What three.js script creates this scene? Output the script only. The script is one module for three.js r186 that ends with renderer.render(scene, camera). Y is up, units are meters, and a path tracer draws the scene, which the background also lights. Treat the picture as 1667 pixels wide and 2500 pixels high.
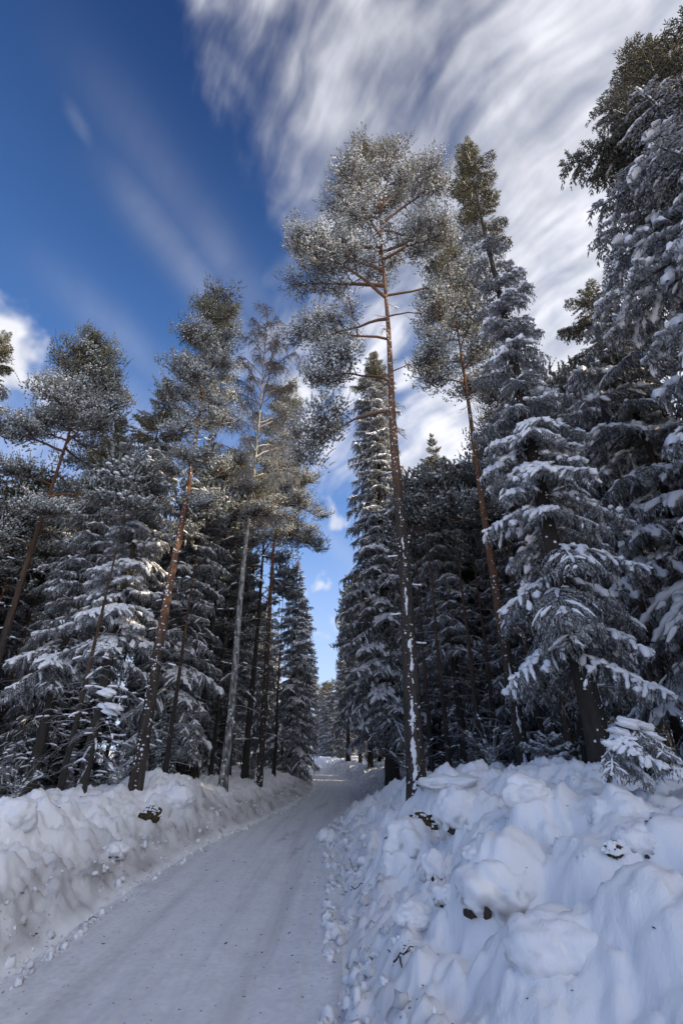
import * as THREE from 'three';
import { ImprovedNoise } from 'three/addons/math/ImprovedNoise.js';

// ------------------------------------------------------------------ camera, sky, sun, exposure
const EYE = 1.9, PITCH = Math.atan(580 / 1150);
const scene = new THREE.Scene();
const camera = new THREE.PerspectiveCamera(2 * Math.atan(1250 / 1150) * 180 / Math.PI, 682 / 1024, 0.05, 6000);
camera.position.set(0, EYE, 0);
camera.rotation.x = PITCH;
const renderer = new THREE.WebGLRenderer({ antialias: true });
renderer.toneMapping = THREE.LinearToneMapping;
renderer.toneMappingExposure = 1.4;
renderer.shadowMap.enabled = true;
const SUN_AZ = 108, SUN_EL = 23.5;                       // degrees right of straight ahead, degrees up
const rad = Math.PI / 180;
const sunDir = new THREE.Vector3(Math.sin(SUN_AZ * rad) * Math.cos(SUN_EL * rad), Math.sin(SUN_EL * rad), -Math.cos(SUN_AZ * rad) * Math.cos(SUN_EL * rad));
const sun = new THREE.DirectionalLight(new THREE.Color().setRGB(1.0, 0.82, 0.56), 4.2);
sun.position.copy(sunDir).multiplyScalar(120);
sun.castShadow = true;
Object.assign(sun.shadow.camera, { left: -70, right: 70, top: 60, bottom: -60, near: 1, far: 300 });
sun.shadow.mapSize.set(4096, 4096);
scene.add(sun, sun.target);

// ------------------------------------------------------------------ random numbers and noise
function rng(seed) {
  let a = seed >>> 0;
  return () => { a = (a + 0x6D2B79F5) | 0; let t = Math.imul(a ^ (a >>> 15), 1 | a); t = (t + Math.imul(t ^ (t >>> 7), 61 | t)) ^ t; return ((t ^ (t >>> 14)) >>> 0) / 4294967296; };
}
const PN = new ImprovedNoise();
const noise = (x, y, z = 0) => PN.noise(x, y, z);
function fbm(x, y, z = 0, n = 4) { let s = 0, a = 0.5; for (let i = 0; i < n; i++) { s += a * PN.noise(x, y, z + i * 7.3); x *= 2.03; y *= 2.03; z *= 2.03; a *= 0.5; } return s; }
const { clamp, lerp, smoothstep } = THREE.MathUtils;
const hash2 = (i, j, k) => { let h = Math.imul(i, 374761393) ^ Math.imul(j, 668265263) ^ Math.imul(k, 1274126177); h = Math.imul(h ^ (h >>> 13), 1274126177); return ((h ^ (h >>> 16)) >>> 0) / 4294967296; };

// the sky: clear blue to the left, a sheet of fibrous cirrus from overhead to the right, computed by direction on a cloud layer overhead
{
  const W = 2048, Hh = 1024, data = new Float32Array(W * Hh * 4);
  for (let row = 0; row < Hh; row++) {
    const el = ((row + 0.5) / Hh - 0.5) * Math.PI, y = Math.sin(el), ce = Math.cos(el), eld = el / rad;
    for (let col = 0; col < W; col++) {
      const ang = ((col + 0.5) / W - 0.5) * 2 * Math.PI, x = Math.cos(ang) * ce, z = Math.sin(ang) * ce;
      let r, g, b;
      if (y <= 0) { r = 0.2; g = 0.22; b = 0.28; } else {
        const toSun = x * sunDir.x + y * sunDir.y + z * sunDir.z;
        // clear air
        const t = clamp(eld / 75, 0, 1), k = Math.pow(1 - t, 1.5);
        r = lerp(0.010, 0.155, k); g = lerp(0.034, 0.37, k); b = lerp(0.125, 0.86, k);
        const hz = Math.pow(1 - clamp(eld / 32, 0, 1), 1.5);
        r = lerp(r, 0.60, hz * 0.85); g = lerp(g, 0.70, hz * 0.85); b = lerp(b, 0.84, hz * 0.85);
        const near = Math.pow(clamp(toSun * 0.5 + 0.5, 0, 1), 8);
        r += 0.25 * near; g += 0.25 * near; b += 0.23 * near;
        // cloud layer: u, v place things on it; the finer texture is stretched less towards the horizon
        const u = x / (y + 0.1), v = -z / (y + 0.1), p = 1.35 * x / (y + 0.3), q = -1.35 * z / (y + 0.3);
        const w1 = fbm(p * 2.2, q * 2.2, 1.7, 4), w2 = fbm(p * 2.2 + 9, q * 2.2, 5.1, 4);
        const wp = p + 0.10 * w1, wq = q + 0.10 * w2, turn = -0.95 + 0.5 * smoothstep(p, -0.3, 0.35) + 0.5 * w2, ca = Math.cos(-0.92), sa = Math.sin(-0.92);
        const al = wp * ca + wq * sa, ac = -wp * sa + wq * ca;
        const fib = fbm(al * 4.6, ac * 15, 2.2, 7), fib2 = fbm(al * 1.5 + 3, ac * 4.5, 8.8, 5), puff = fbm(wp * 8, wq * 8, 4.4, 7);
        const shore = v < 0.45 ? -0.165 : -0.165 + 0.7 * Math.min(0.36, v - 0.45);
        const thread = fbm(al * 9 + 0.4 * w1, ac * 40, 12.2, 5);
        let dens = smoothstep(u + 0.10 * fib2 + 0.10 * puff + 0.08 * fib, shore - 0.05, shore + 0.15) * (0.60 + 0.6 * fib + 0.5 * puff + 0.45 * fib2 + 0.35 * thread);
        dens = Math.max(dens, smoothstep(u + 0.16 * fib2, 0.0, 0.32) * (0.80 + 0.42 * fib + 0.42 * puff + 0.24 * fib2 + 0.34 * thread));
        dens *= 1 - 0.6 * Math.exp(-(((u + 0.035) / 0.07) ** 2 + ((v - 0.455) / 0.05) ** 2));
        // thin streaks across the blue
        const s1 = (u + 0.41) * 0.91 - (v - 0.42) * 0.41 + 0.02 * w1, s1a = (u + 0.41) * 0.41 + (v - 0.42) * 0.91, vary = 0.85 + 0.7 * fib2;
        dens = Math.max(dens, 0.21 * Math.exp(-((s1 / 0.042) ** 2)) * smoothstep(s1a, -0.04, 0.2) * (1 - smoothstep(s1a, 0.45, 0.9)) * vary);
        dens = Math.max(dens, 0.14 * Math.exp(-(((s1 - 0.07) / 0.05) ** 2)) * smoothstep(s1a, -0.2, 0.25) * vary);
        dens = Math.max(dens, 0.15 * Math.exp(-(((s1 + 0.26) / 0.06) ** 2)) * smoothstep(s1a, 0, 0.35) * vary);
        dens = Math.max(dens, 0.10 * Math.exp(-(((u + 0.415 + 0.05 * puff) / 0.015) ** 2 + ((v - 0.394) / 0.03) ** 2)) * (0.8 + 1.6 * puff));
        // veil low over the left trees
        dens = Math.max(dens, smoothstep(v + 0.2 * fib2, 0.6, 0.85) * (1 - smoothstep(v, 1.1, 1.7)) * smoothstep(u + 0.1 * puff, -0.34, -0.14) * clamp(0.36 + 1.2 * Math.max(0, puff + 0.06) + 0.9 * fib + 0.4 * thread, 0, 0.9));
        // the bright cloud at the left edge
        const lu = u + 0.885 + 0.10 * fbm(u * 5, v * 5, 3.3, 6), lv = v - 0.80;
        dens = Math.max(dens, 1.15 * smoothstep(0.215 - Math.hypot(lu * 1.1, Math.max(0, lv) * 0.85 + Math.min(0, lv) * 0.7) + 0.15 * puff + 0.06 * fib, 0.0, 0.12));
        dens = Math.max(dens, 0.25 * smoothstep(v + 0.3 * fib2, 0.8, 1.1) * (1 - smoothstep(u, -0.6, -0.35)) * (1 + fib));
        // small wisps low in the gap above the road
        const wg = smoothstep(v, 1.3, 1.6) * (1 - smoothstep(v, 2.6, 3.6)) * smoothstep(0.32 - Math.abs(u), 0, 0.2);
        dens = Math.max(dens, wg * clamp(3.0 * fbm(u * 10, v * 3.2 + 2, 6.1, 5) - 0.3, 0, 0.7));
        dens = clamp(dens, 0, 1) * smoothstep(eld, 2, 9);
        const lum = lerp(0.66, 0.55, smoothstep(eld, 30, 72)) * (0.97 + 0.4 * fib + 0.3 * puff) * (1 + 0.75 * smoothstep(z, -0.15, 0.5)) + 1.5 * Math.pow(near, 1.7);  // out-of-view clouds behind and round the sun brightened to light the snow
        const cr = lum * 0.97, cg = lum * 0.985, cb = lum * 1.07;
        r = lerp(r, cr, dens); g = lerp(g, cg, dens); b = lerp(b, cb, dens);
      }
      const o = (row * W + col) * 4;
      data[o] = r; data[o + 1] = g; data[o + 2] = b; data[o + 3] = 1;
    }
  }
  const t = new THREE.DataTexture(data, W, Hh, THREE.RGBAFormat, THREE.FloatType);
  t.mapping = THREE.EquirectangularReflectionMapping;
  t.colorSpace = THREE.LinearSRGBColorSpace;
  t.magFilter = t.minFilter = THREE.LinearFilter;
  t.needsUpdate = true;
  scene.background = t;
  scene.environment = t;
}

// ------------------------------------------------------------------ naming
const taken = new Map();
function numbered(name) { const n = taken.get(name) ?? 0; taken.set(name, n + 1); return n ? `${name}_${String(n).padStart(3, '0')}` : name; }
function tag(o, label, category, group, kind) {
  if (label) o.userData.label = label;
  if (category) o.userData.category = category;
  if (group) o.userData.group = group;
  if (kind) o.userData.kind = kind;
  return o;
}
function thing(name, label, category, group) { const g = new THREE.Group(); g.name = numbered(name); scene.add(g); return tag(g, label, category, group); }
function meshOf(name, geo, mat, parent, top) {
  const m = new THREE.Mesh(geo, mat);
  m.name = top ? numbered(name) : name;
  m.castShadow = m.receiveShadow = true;
  (parent ?? scene).add(m);
  return m;
}
function partName(parent, name) { const c = (parent.userData.seen ??= {}); const n = c[name] = (c[name] ?? -1) + 1; return n ? `${name}_${String(n).padStart(3, '0')}` : name; }

// ------------------------------------------------------------------ textures and materials
function dataTex(w, h, f, srgb) {
  const d = new Uint8Array(w * h * 4);
  for (let j = 0; j < h; j++) for (let i = 0; i < w; i++) { const c = f(i / w, j / h), o = (j * w + i) * 4; d[o] = clamp(c[0], 0, 1) * 255; d[o + 1] = clamp(c[1], 0, 1) * 255; d[o + 2] = clamp(c[2], 0, 1) * 255; d[o + 3] = 255; }
  const t = new THREE.DataTexture(d, w, h, THREE.RGBAFormat);
  t.wrapS = t.wrapT = THREE.RepeatWrapping; t.magFilter = THREE.LinearFilter; t.minFilter = THREE.LinearMipmapLinearFilter; t.generateMipmaps = true;
  if (srgb) t.colorSpace = THREE.SRGBColorSpace;
  t.needsUpdate = true;
  return t;
}
// tiling noise: blends four shifted copies
function tileNoise(u, v, f, z, n = 4) {
  const s = (a, b) => fbm(a * f, b * f, z, n);
  const wu = u, wv = v;
  return (s(u, v) * (1 - wu) * (1 - wv) + s(u - 1, v) * wu * (1 - wv) + s(u, v - 1) * (1 - wu) * wv + s(u - 1, v - 1) * wu * wv);
}
const snowBump = dataTex(512, 512, (u, v) => { const n = 0.5 + 0.55 * tileNoise(u, v, 9, 3, 3) + 0.7 * tileNoise(u, v, 50, 7, 3); return [n, n, n]; });
const barkBump = dataTex(256, 512, (u, v) => {
  const w = tileNoise(u, v, 6, 2, 3);
  const n = 1 - Math.abs(tileNoise(u + w * 0.05, v * 0.35 + Math.floor(v * 0), 26, 5, 3)) * 2.4 - 0.3 * Math.abs(tileNoise(u, v, 18, 9, 3));
  return [1 - n, 1 - n, 1 - n];
});
const roadSpeck = (() => {
  const S = 1024, d = new Float32Array(S * S).fill(1), R = rng(77);
  for (let i = 0; i < 900; i++) {
    const cx = R() * S, cy = R() * S, rr = 0.7 + Math.pow(R(), 9) * 3.2, dark = 0.42 + 0.5 * R();
    for (let y = -6; y <= 6; y++) for (let x = -6; x <= 6; x++) if (x * x + y * y * 0.5 < rr * rr) { const o = ((cy + y + S | 0) % S) * S + ((cx + x + S | 0) % S); d[o] = Math.min(d[o], dark); }
  }
  return dataTex(S, S, (u, v) => {
    const tr = 0.93 + 0.10 * tileNoise(u, v, 8, 12, 4) + 0.12 * tileNoise(u, v, 40, 4, 3), s = d[Math.floor(v * S) * S + Math.floor(u * S)] * tr;
    return [s * 0.96, s * 0.96, s * 0.965];
  }, true);
})();
const mk = (o) => new THREE.MeshStandardMaterial({ roughness: 0.9, vertexColors: true, ...o });
const M = {
  snow: mk({ color: new THREE.Color().setRGB(0.87, 0.865, 0.875), roughness: 0.75, bumpMap: snowBump, bumpScale: 0.005 }),
  treeSnow: mk({ color: new THREE.Color().setRGB(0.85, 0.855, 0.88), roughness: 0.8 }),
  road: mk({ color: new THREE.Color().setRGB(0.95, 0.95, 0.97), roughness: 0.7, map: roadSpeck, bumpMap: snowBump, bumpScale: 0.004 }),
  needle: mk({ color: 0xffffff, roughness: 0.75 }),
  bark: mk({ color: 0xffffff, roughness: 0.95, bumpMap: barkBump, bumpScale: 0.03 }),
  birch: mk({ color: 0xffffff, roughness: 0.8 }),
  twig: mk({ color: 0xffffff, roughness: 0.95 }),
  earth: mk({ color: 0xffffff, roughness: 1 }),
};
for (const k in M) M[k].name = k;

// ------------------------------------------------------------------ geometry builder
class MB {
  constructor() { this.p = []; this.n = []; this.c = []; this.u = []; this.i = []; }
  get count() { return this.p.length / 3; }
  v(x, y, z, nx, ny, nz, r, g, b, tu = 0, tv = 0) { this.p.push(x, y, z); this.n.push(nx, ny, nz); this.c.push(r, g, b); this.u.push(tu, tv); return this.count - 1; }
  // a needle-covered shoot: a spindle with three sides
  spindle(ax, ay, az, bx, by, bz, r, col, sides = 3, mid = 0.4) {
    let dx = bx - ax, dy = by - ay, dz = bz - az; const L = Math.hypot(dx, dy, dz) || 1e-6; dx /= L; dy /= L; dz /= L;
    let ux = Math.abs(dy) < 0.9 ? -dz : 0, uy = Math.abs(dy) < 0.9 ? 0 : -dz, uz = Math.abs(dy) < 0.9 ? dx : dy; const ul = Math.hypot(ux, uy, uz) || 1; ux /= ul; uy /= ul; uz /= ul;
    const wx = dy * uz - dz * uy, wy = dz * ux - dx * uz, wz = dx * uy - dy * ux;
    const c0 = col, a = this.v(ax, ay, az, -dx, -dy, -dz, c0[0], c0[1], c0[2]);
    const m = this.count, ph = ax * 17 + az * 31;
    for (let k = 0; k < sides; k++) {
      const t = ph + k * 2 * Math.PI / sides, cs = Math.cos(t), sn = Math.sin(t), nx = ux * cs + wx * sn, ny = uy * cs + wy * sn, nz = uz * cs + wz * sn;
      this.v(ax + dx * L * mid + nx * r, ay + dy * L * mid + ny * r, az + dz * L * mid + nz * r, nx, ny, nz, c0[0], c0[1], c0[2]);
    }
    const b = this.v(bx, by, bz, dx, dy, dz, c0[0], c0[1], c0[2]);
    for (let k = 0; k < sides; k++) { const q = m + (k + 1) % sides; this.i.push(a, q, m + k, b, m + k, q); }
  }
  tube(pts, radii, sides, colf, flat = 1) {
    let ux = 0, uy = 0, uz = 1, base = this.count, len = 0;
    for (let j = 0; j < pts.length; j++) {
      const p = pts[j], q = pts[Math.min(j + 1, pts.length - 1)], o = pts[Math.max(j - 1, 0)];
      let dx = q[0] - o[0], dy = q[1] - o[1], dz = q[2] - o[2]; const L = Math.hypot(dx, dy, dz) || 1e-6; dx /= L; dy /= L; dz /= L;
      const d = ux * dx + uy * dy + uz * dz; ux -= d * dx; uy -= d * dy; uz -= d * dz;
      let ul = Math.hypot(ux, uy, uz); if (ul < 1e-3) { ux = 1; uy = 0; uz = 0; const e = dx; ux -= e * dx; uy -= e * dy; uz -= e * dz; ul = Math.hypot(ux, uy, uz); }
      ux /= ul; uy /= ul; uz /= ul;
      const wx = dy * uz - dz * uy, wy = dz * ux - dx * uz, wz = dx * uy - dy * ux, c = colf(j / (pts.length - 1), p);
      if (j) len += Math.hypot(p[0] - o[0], p[1] - o[1], p[2] - o[2]) * (j === pts.length - 1 ? 1 : 0.5);
      for (let k = 0; k < sides; k++) {
        const t = k * 2 * Math.PI / sides, cs = Math.cos(t), sn = Math.sin(t), nx = ux * cs + wx * sn, ny = uy * cs + wy * sn, nz = uz * cs + wz * sn;
        this.v(p[0] + nx * radii[j], p[1] + ny * radii[j] * flat, p[2] + nz * radii[j], nx, ny, nz, c[0], c[1], c[2], k / sides, len);
      }
      if (j) for (let k = 0; k < sides; k++) { const a = base + (j - 1) * sides + k, b = base + (j - 1) * sides + (k + 1) % sides; this.i.push(a, b, a + sides, b, b + sides, a + sides); }
    }
  }
  // a lump of snow: a noisy ellipsoid; ax = unit direction of its length in the xz-plane (with slope)
  blob(x, y, z, dx, dy, dz, l, h, w, seed, col = [1, 1, 1], det = 1, rough = 0.25) {
    const s = ICO[det], base = this.count, q = Math.hypot(dx, dz) || 1e-6, sx = -dz / q, sz = dx / q;   // side, level
    const ux = dy * -sz * -1, un = 1; let upx = -dx * dy, upy = q * q, upz = -dz * dy; const ul = Math.hypot(upx, upy, upz) || 1; upx /= ul; upy /= ul; upz /= ul;
    for (let k = 0; k < s.v.length; k += 3) {
      const a = s.v[k], b = s.v[k + 1], c = s.v[k + 2], f = 1 + rough * 2 * PN.noise(a * 1.7 + seed, b * 1.7 + seed * 0.7, c * 1.7 - seed);
      const lb = b < 0 ? b * 0.55 : b, pa = a * l * f, pb = lb * h * f, pc = c * w * f;
      let nx = a / l, ny = b / h, nz = c / w; const nl = Math.hypot(nx, ny, nz) || 1; nx /= nl; ny /= nl; nz /= nl;
      this.v(x + dx * pa + upx * pb + sx * pc, y + dy * pa + upy * pb, z + dz * pa + upz * pb + sz * pc,
        dx * nx + upx * ny + sx * nz, dy * nx + upy * ny, dz * nx + upz * ny + sz * nz, col[0], col[1], col[2], x + pa, z + pc);
    }
    for (const t of s.f) this.i.push(base + t);
  }
  // a bottle-brush end of a pine shoot: short core and a crown of blades
  tuft(x, y, z, dx, dy, dz, len, r, col, R) {
    this.spindle(x - dx * len * 0.3, y - dy * len * 0.3, z - dz * len * 0.3, x + dx * len, y + dy * len, z + dz * len, r * 0.62, col, 4, 0.55);
    let ux = -dz, uy = 0, uz = dx; let ul = Math.hypot(ux, uz); if (ul < 0.05) { ux = 1; uz = 0; ul = 1; } ux /= ul; uz /= ul;
    const wx = dy * uz - dz * uy, wy = dz * ux - dx * uz, wz = dx * uy - dy * ux, t0 = R() * 6.28;
    for (let k = 0; k < 6; k++) {
      const t = t0 + k * 1.05 + R() * 0.5, cs = Math.cos(t), sn = Math.sin(t), nx = ux * cs + wx * sn, ny = uy * cs + wy * sn, nz = uz * cs + wz * sn, f = 0.35 + 0.8 * R(), s0 = R() * 0.5 * len;
      const ex = dx * f + nx, ey = dy * f + ny, ez = dz * f + nz, bx = x + dx * s0, by = y + dy * s0, bz = z + dz * s0, tx = -ux * sn + wx * cs, ty = -uy * sn + wy * cs, tz = -uz * sn + wz * cs, w = r * 0.32, e = r * (1.0 + 0.5 * R());
      const b = this.count;
      this.v(bx + tx * w, by + ty * w, bz + tz * w, nx, ny, nz, col[0], col[1], col[2]);
      this.v(bx - tx * w, by - ty * w, bz - tz * w, nx, ny, nz, col[0], col[1], col[2]);
      this.v(bx + ex * e, by + ey * e, bz + ez * e, nx, ny, nz, col[0] * 1.15, col[1] * 1.15, col[2] * 1.15);
      this.i.push(b, b + 1, b + 2);
    }
  }
  // another builder's content, turned and moved
  add(o, mat, tint) {
    const e = mat.elements, b = this.count, P = o.p, N = o.n, C = o.c;
    for (let k = 0; k < P.length; k += 3) {
      const x = P[k], y = P[k + 1], z = P[k + 2], nx = N[k], ny = N[k + 1], nz = N[k + 2];
      this.p.push(e[0] * x + e[4] * y + e[8] * z + e[12], e[1] * x + e[5] * y + e[9] * z + e[13], e[2] * x + e[6] * y + e[10] * z + e[14]);
      let a = e[0] * nx + e[4] * ny + e[8] * nz, c = e[1] * nx + e[5] * ny + e[9] * nz, d = e[2] * nx + e[6] * ny + e[10] * nz; const l = Math.hypot(a, c, d) || 1;
      this.n.push(a / l, c / l, d / l);
      this.c.push(C[k] * tint[0], C[k + 1] * tint[1], C[k + 2] * tint[2]);
    }
    for (const u of o.u) this.u.push(u);
    for (const t of o.i) this.i.push(b + t);
  }
  geo() {
    const g = new THREE.BufferGeometry();
    g.setAttribute('position', new THREE.Float32BufferAttribute(this.p, 3));
    g.setAttribute('normal', new THREE.Float32BufferAttribute(this.n, 3));
    g.setAttribute('color', new THREE.Float32BufferAttribute(this.c, 3));
    g.setAttribute('uv', new THREE.Float32BufferAttribute(this.u, 2));
    g.setIndex(this.i);
    return g;
  }
}
const ICO = [0, 1, 2, 3].map((d) => {
  const g = new THREE.IcosahedronGeometry(1, d === 0 ? 0 : d === 1 ? 1 : d === 2 ? 3 : 9), p = g.attributes.position.array, map = new Map(), v = [], f = [];
  for (let k = 0; k < p.length; k += 3) { const key = [p[k], p[k + 1], p[k + 2]].map((q) => q.toFixed(4)).join(); if (!map.has(key)) { map.set(key, v.length / 3); v.push(p[k], p[k + 1], p[k + 2]); } f.push(map.get(key)); }
  return { v, f };
});

// ------------------------------------------------------------------ the lie of the land
const EDGE = [[-20, -3.1, 0.1], [0, -3.1, 0.05], [5, -3.1, 0.04], [7.3, -3.2, 0.04], [9, -3.2, 0], [11.4, -3.15, -0.1], [13.8, -2.9, -0.2], [15.6, -2.6, -0.22], [18.8, -2.15, 0.45], [23, -1.8, 1.1], [28, -1.45, 1.2], [37, -1.9, 0.75], [48, -2.9, -0.83], [69, -5.7, -2.6], [95, -11, -7.5], [130, -24, -20], [200, -60, -56]];
function edges(d) {
  if (d <= EDGE[0][0]) return [EDGE[0][1], EDGE[0][2]];
  let i = 0; while (i < EDGE.length - 2 && d > EDGE[i + 1][0]) i++;
  const a = EDGE[i], b = EDGE[i + 1], p = EDGE[Math.max(i - 1, 0)], q = EDGE[Math.min(i + 2, EDGE.length - 1)], t = clamp((d - a[0]) / (b[0] - a[0]), 0, 1), t2 = t * t, t3 = t2 * t, w = b[0] - a[0];
  return [1, 2].map((k) => { const m0 = (b[k] - p[k]) / (b[0] - p[0] || 1) * w, m1 = (q[k] - a[k]) / (q[0] - a[0] || 1) * w; return (2 * t3 - 3 * t2 + 1) * a[k] + (t3 - 2 * t2 + t) * m0 + (3 * t2 - 2 * t3) * b[k] + (t3 - t2) * m1; });
}
// rounded lumps scattered on a grid: the highest half-ball over (x, z)
function lumps(x, z, s, seed, fill = 0.6, squash = 0.6) {
  const i0 = Math.floor(x / s), j0 = Math.floor(z / s); let best = 0;
  for (let i = i0 - 1; i <= i0 + 1; i++) for (let j = j0 - 1; j <= j0 + 1; j++) {
    if (hash2(i, j, seed) > fill) continue;
    const cx = (i + hash2(i, j, seed + 1)) * s, cz = (j + hash2(i, j, seed + 2)) * s, r = s * (0.28 + 0.45 * hash2(i, j, seed + 3)), dd = ((x - cx) ** 2 + (z - cz) ** 2) / (r * r);
    if (dd < 1) { const e = 1 - dd, h = r * squash * lerp(e, Math.sqrt(e), 0.75) * (0.5 + 0.6 * hash2(i, j, seed + 4)); if (h > best) best = h; }
  }
  return best;
}
const crust = (x, z, f) => { const q = 1 - Math.abs(noise(x * f + 0.6 * noise(x * f * 0.7, z * f * 0.7, 4), z * f, 17)) * 2.4; return q > 0 ? q * q : 0; };
function floorH(x, z) { return 0.72 + 0.25 * noise(x * 0.08, z * 0.08, 3) + 0.10 * noise(x * 0.35, z * 0.35, 8) + (x > 0 ? 0.3 * smoothstep(x, 4, 14) : 0) + 0.35 * smoothstep(Math.hypot(x, z), 40, 120); }
const MOUNDS = [ // x, z, height, radius: pushed-up heaps of the banks
  [-4.3, -14.6, 0.42, 1.25], [-3.9, -13.2, 0.25, 0.55], [-5.2, -5.6, 0.15, 0.9],
  [3.6, -8.6, 0.30, 0.75], [4.15, -8.0, 0.24, 0.5], [1.55, -9.75, 0.40, 0.7], [2.1, -9.2, 0.2, 0.8], [2.9, -9.5, 0.12, 0.7], [4.8, -6.6, 0.3, 0.9], [3.1, -6.2, 0.12, 1.0],
  [4.6, -5.4, 0.22, 0.7], [2.4, -3.1, 0.14, 0.8], [1.5, -5.6, 0.08, 0.6], [1.25, -11.2, 0.1, 0.6],
];
function profile(u, pts) { for (let i = 1; i < pts.length; i++) if (u < pts[i][0]) { const a = pts[i - 1], b = pts[i], t = (u - a[0]) / (b[0] - a[0]), s = t * t * (3 - 2 * t); return lerp(a[1], b[1], lerp(t, s, 0.6)); } return pts[pts.length - 1][1]; }
const PL = [[0, 0], [0.12, 0.06], [0.6, 0.30], [1.2, 0.62], [1.9, 0.88], [2.7, 1.0], [3.5, 0.85], [4.6, 0.55], [6, 0.45]];
const PR = [[0, 0], [0.15, 0.07], [0.6, 0.22], [1.2, 0.47], [2.0, 0.80], [2.9, 1.02], [3.8, 1.0], [5.0, 0.78], [6.4, 0.62], [9, 0.6]];
function mounds(x, z) { let s = 0; for (const [a, b, h, r] of MOUNDS) { const q = ((x - a) ** 2 + (z - b) ** 2) / (r * r); if (q < 4) s += h * Math.exp(-q * 1.2); } return s; }
const LW = 7, RW = 11;
// full height of the snow at (x, z), with small relief where fine is set
function ground(x, z, fine = true) {
  const d = -z, [L, R] = edges(d), jag = fine ? 0.10 * noise(z * 1.3, 4.2, x > (L + R) / 2 ? 9 : 2) + 0.05 * noise(z * 4.1, 1.2, x > (L + R) / 2 ? 3 : 6) : 0;
  const ul = L + jag - x, ur = x - R + jag;
  if (ul > 0) {
    const A = lerp(1.08, 0.82, smoothstep(d, 10, 22)) * (1 + 0.10 * noise(z * 0.5, 3.3)), out = smoothstep(ul, 3.6, 5.6);
    let h = lerp(A * profile(ul, PL) + mounds(x, z), floorH(x, z) + 0.03, out);
    if (fine) {
      const k = smoothstep(ul, 0.02, 0.5) * (1 - out), top = smoothstep(ul, 0.5, 1.3);
h += k * (0.22 * fbm(x * 0.9, z * 0.9, 5, 3) + lerp(0.4, 0.6, top) * lumps(x, z, 0.5, 11, 0.5, 0.5) + 0.85 * lumps(x, z, 0.26, 21, 0.6, 0.6) + lerp(1.1, 0.7, top) * lumps(x, z, 0.13, 31, 0.55, 0.65) + 0.12 * fbm(x * 3.5, z * 3.5, 1, 5) + 0.05 * crust(x, z, 2.6) + 0.05 * crust(x + 7, z, 6));
      h += 0.03 * smoothstep(ul, 0, 0.1) * lumps(x, z, 0.12, 41, 0.4, 1);
    }
    return Math.max(h, 0.0);
  }
  if (ur > 0) {
    const near = 1 - smoothstep(d, 13, 19), A = lerp(0.66, 1.3, near) * (1 + 0.08 * noise(z * 0.5, 7.3)), out = smoothstep(ur, lerp(3.2, 5.2, near), lerp(5, 8.2, near));
    let h = lerp(A * profile(ur * lerp(1.5, 1, near), PR) + mounds(x, z), floorH(x, z) + 0.03, out);
    if (fine) {
      const k = smoothstep(ur, 0.05, 0.6) * (1 - out), soft = smoothstep(ur, 0.4, 1.5) * near;
h += k * (0.24 * fbm(x * 0.8, z * 0.8, 15, 3) + 0.2 * lumps(x, z, 1.3, 47, 0.35, 0.45) + lerp(0.8, 1.0, soft) * lumps(x, z, 0.62, 51, 0.45, 0.5) + lerp(0.9, 0.75, soft) * lumps(x, z, 0.3, 61, 0.45, 0.55) + lerp(1.0, 0.4, soft) * lumps(x, z, 0.14, 71, 0.4, 0.6) + 0.13 * fbm(x * 2.2, z * 2.2, 2, 5) + lerp(0.4, 1, smoothstep(d, 2.5, 6.5)) * (lerp(0.10, 0.06, soft) * crust(x, z, 2.1) + lerp(0.07, 0.05, soft) * crust(x + 5, z, 5.2)) - 0.05 * soft * Math.max(0, 1 - Math.abs(fbm(x * 1.3, z * 1.3, 27, 3)) * 14));
      h += smoothstep(ur, 0, 0.06) * (1 - smoothstep(ur, 0.25, 0.6)) * (0.9 * lumps(x, z, 0.18, 81, 0.5, 0.7) + 0.7 * lumps(x, z, 0.09, 83, 0.5, 0.7));
    }
    return Math.max(h, 0.0);
  }
  // the road: shallow wheel tracks and worn waves
  const w = R - L, t = (x - L) / w;
  let h = -0.018 * Math.exp(-(((t - 0.27) / 0.09) ** 2)) - 0.018 * Math.exp(-(((t - 0.74) / 0.09) ** 2));
  if (fine) h += 0.014 * noise(x * 3, z * 0.5, 2) + 0.016 * noise(x * 8, z * 0.16, 5) + 0.008 * noise(x * 15, z * 0.3, 15) + 0.004 * noise(x * 2, z * 5, 9);
  return h;
}
const dir = (px, py) => { const X = (px - 833.5) / 1150, Y = (1250 - py) / 1150; return new THREE.Vector3(X, Y * Math.cos(PITCH) + Math.sin(PITCH), -Math.cos(PITCH) + Y * Math.sin(PITCH)).normalize(); };
function onSnow(px, py) { const d = dir(px, py); let t = 0.5; for (let k = 0; k < 4000; k++) { const x = d.x * t, y = EYE + d.y * t, z = d.z * t; if (y < ground(x, z)) return new THREE.Vector3(x, y, z); t += 0.004 + t * 0.0012; } return new THREE.Vector3(d.x * t, EYE + d.y * t, d.z * t); }
function depthOf(p) { return -p.z * Math.cos(PITCH) + (p.y - EYE) * Math.sin(PITCH); }
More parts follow.
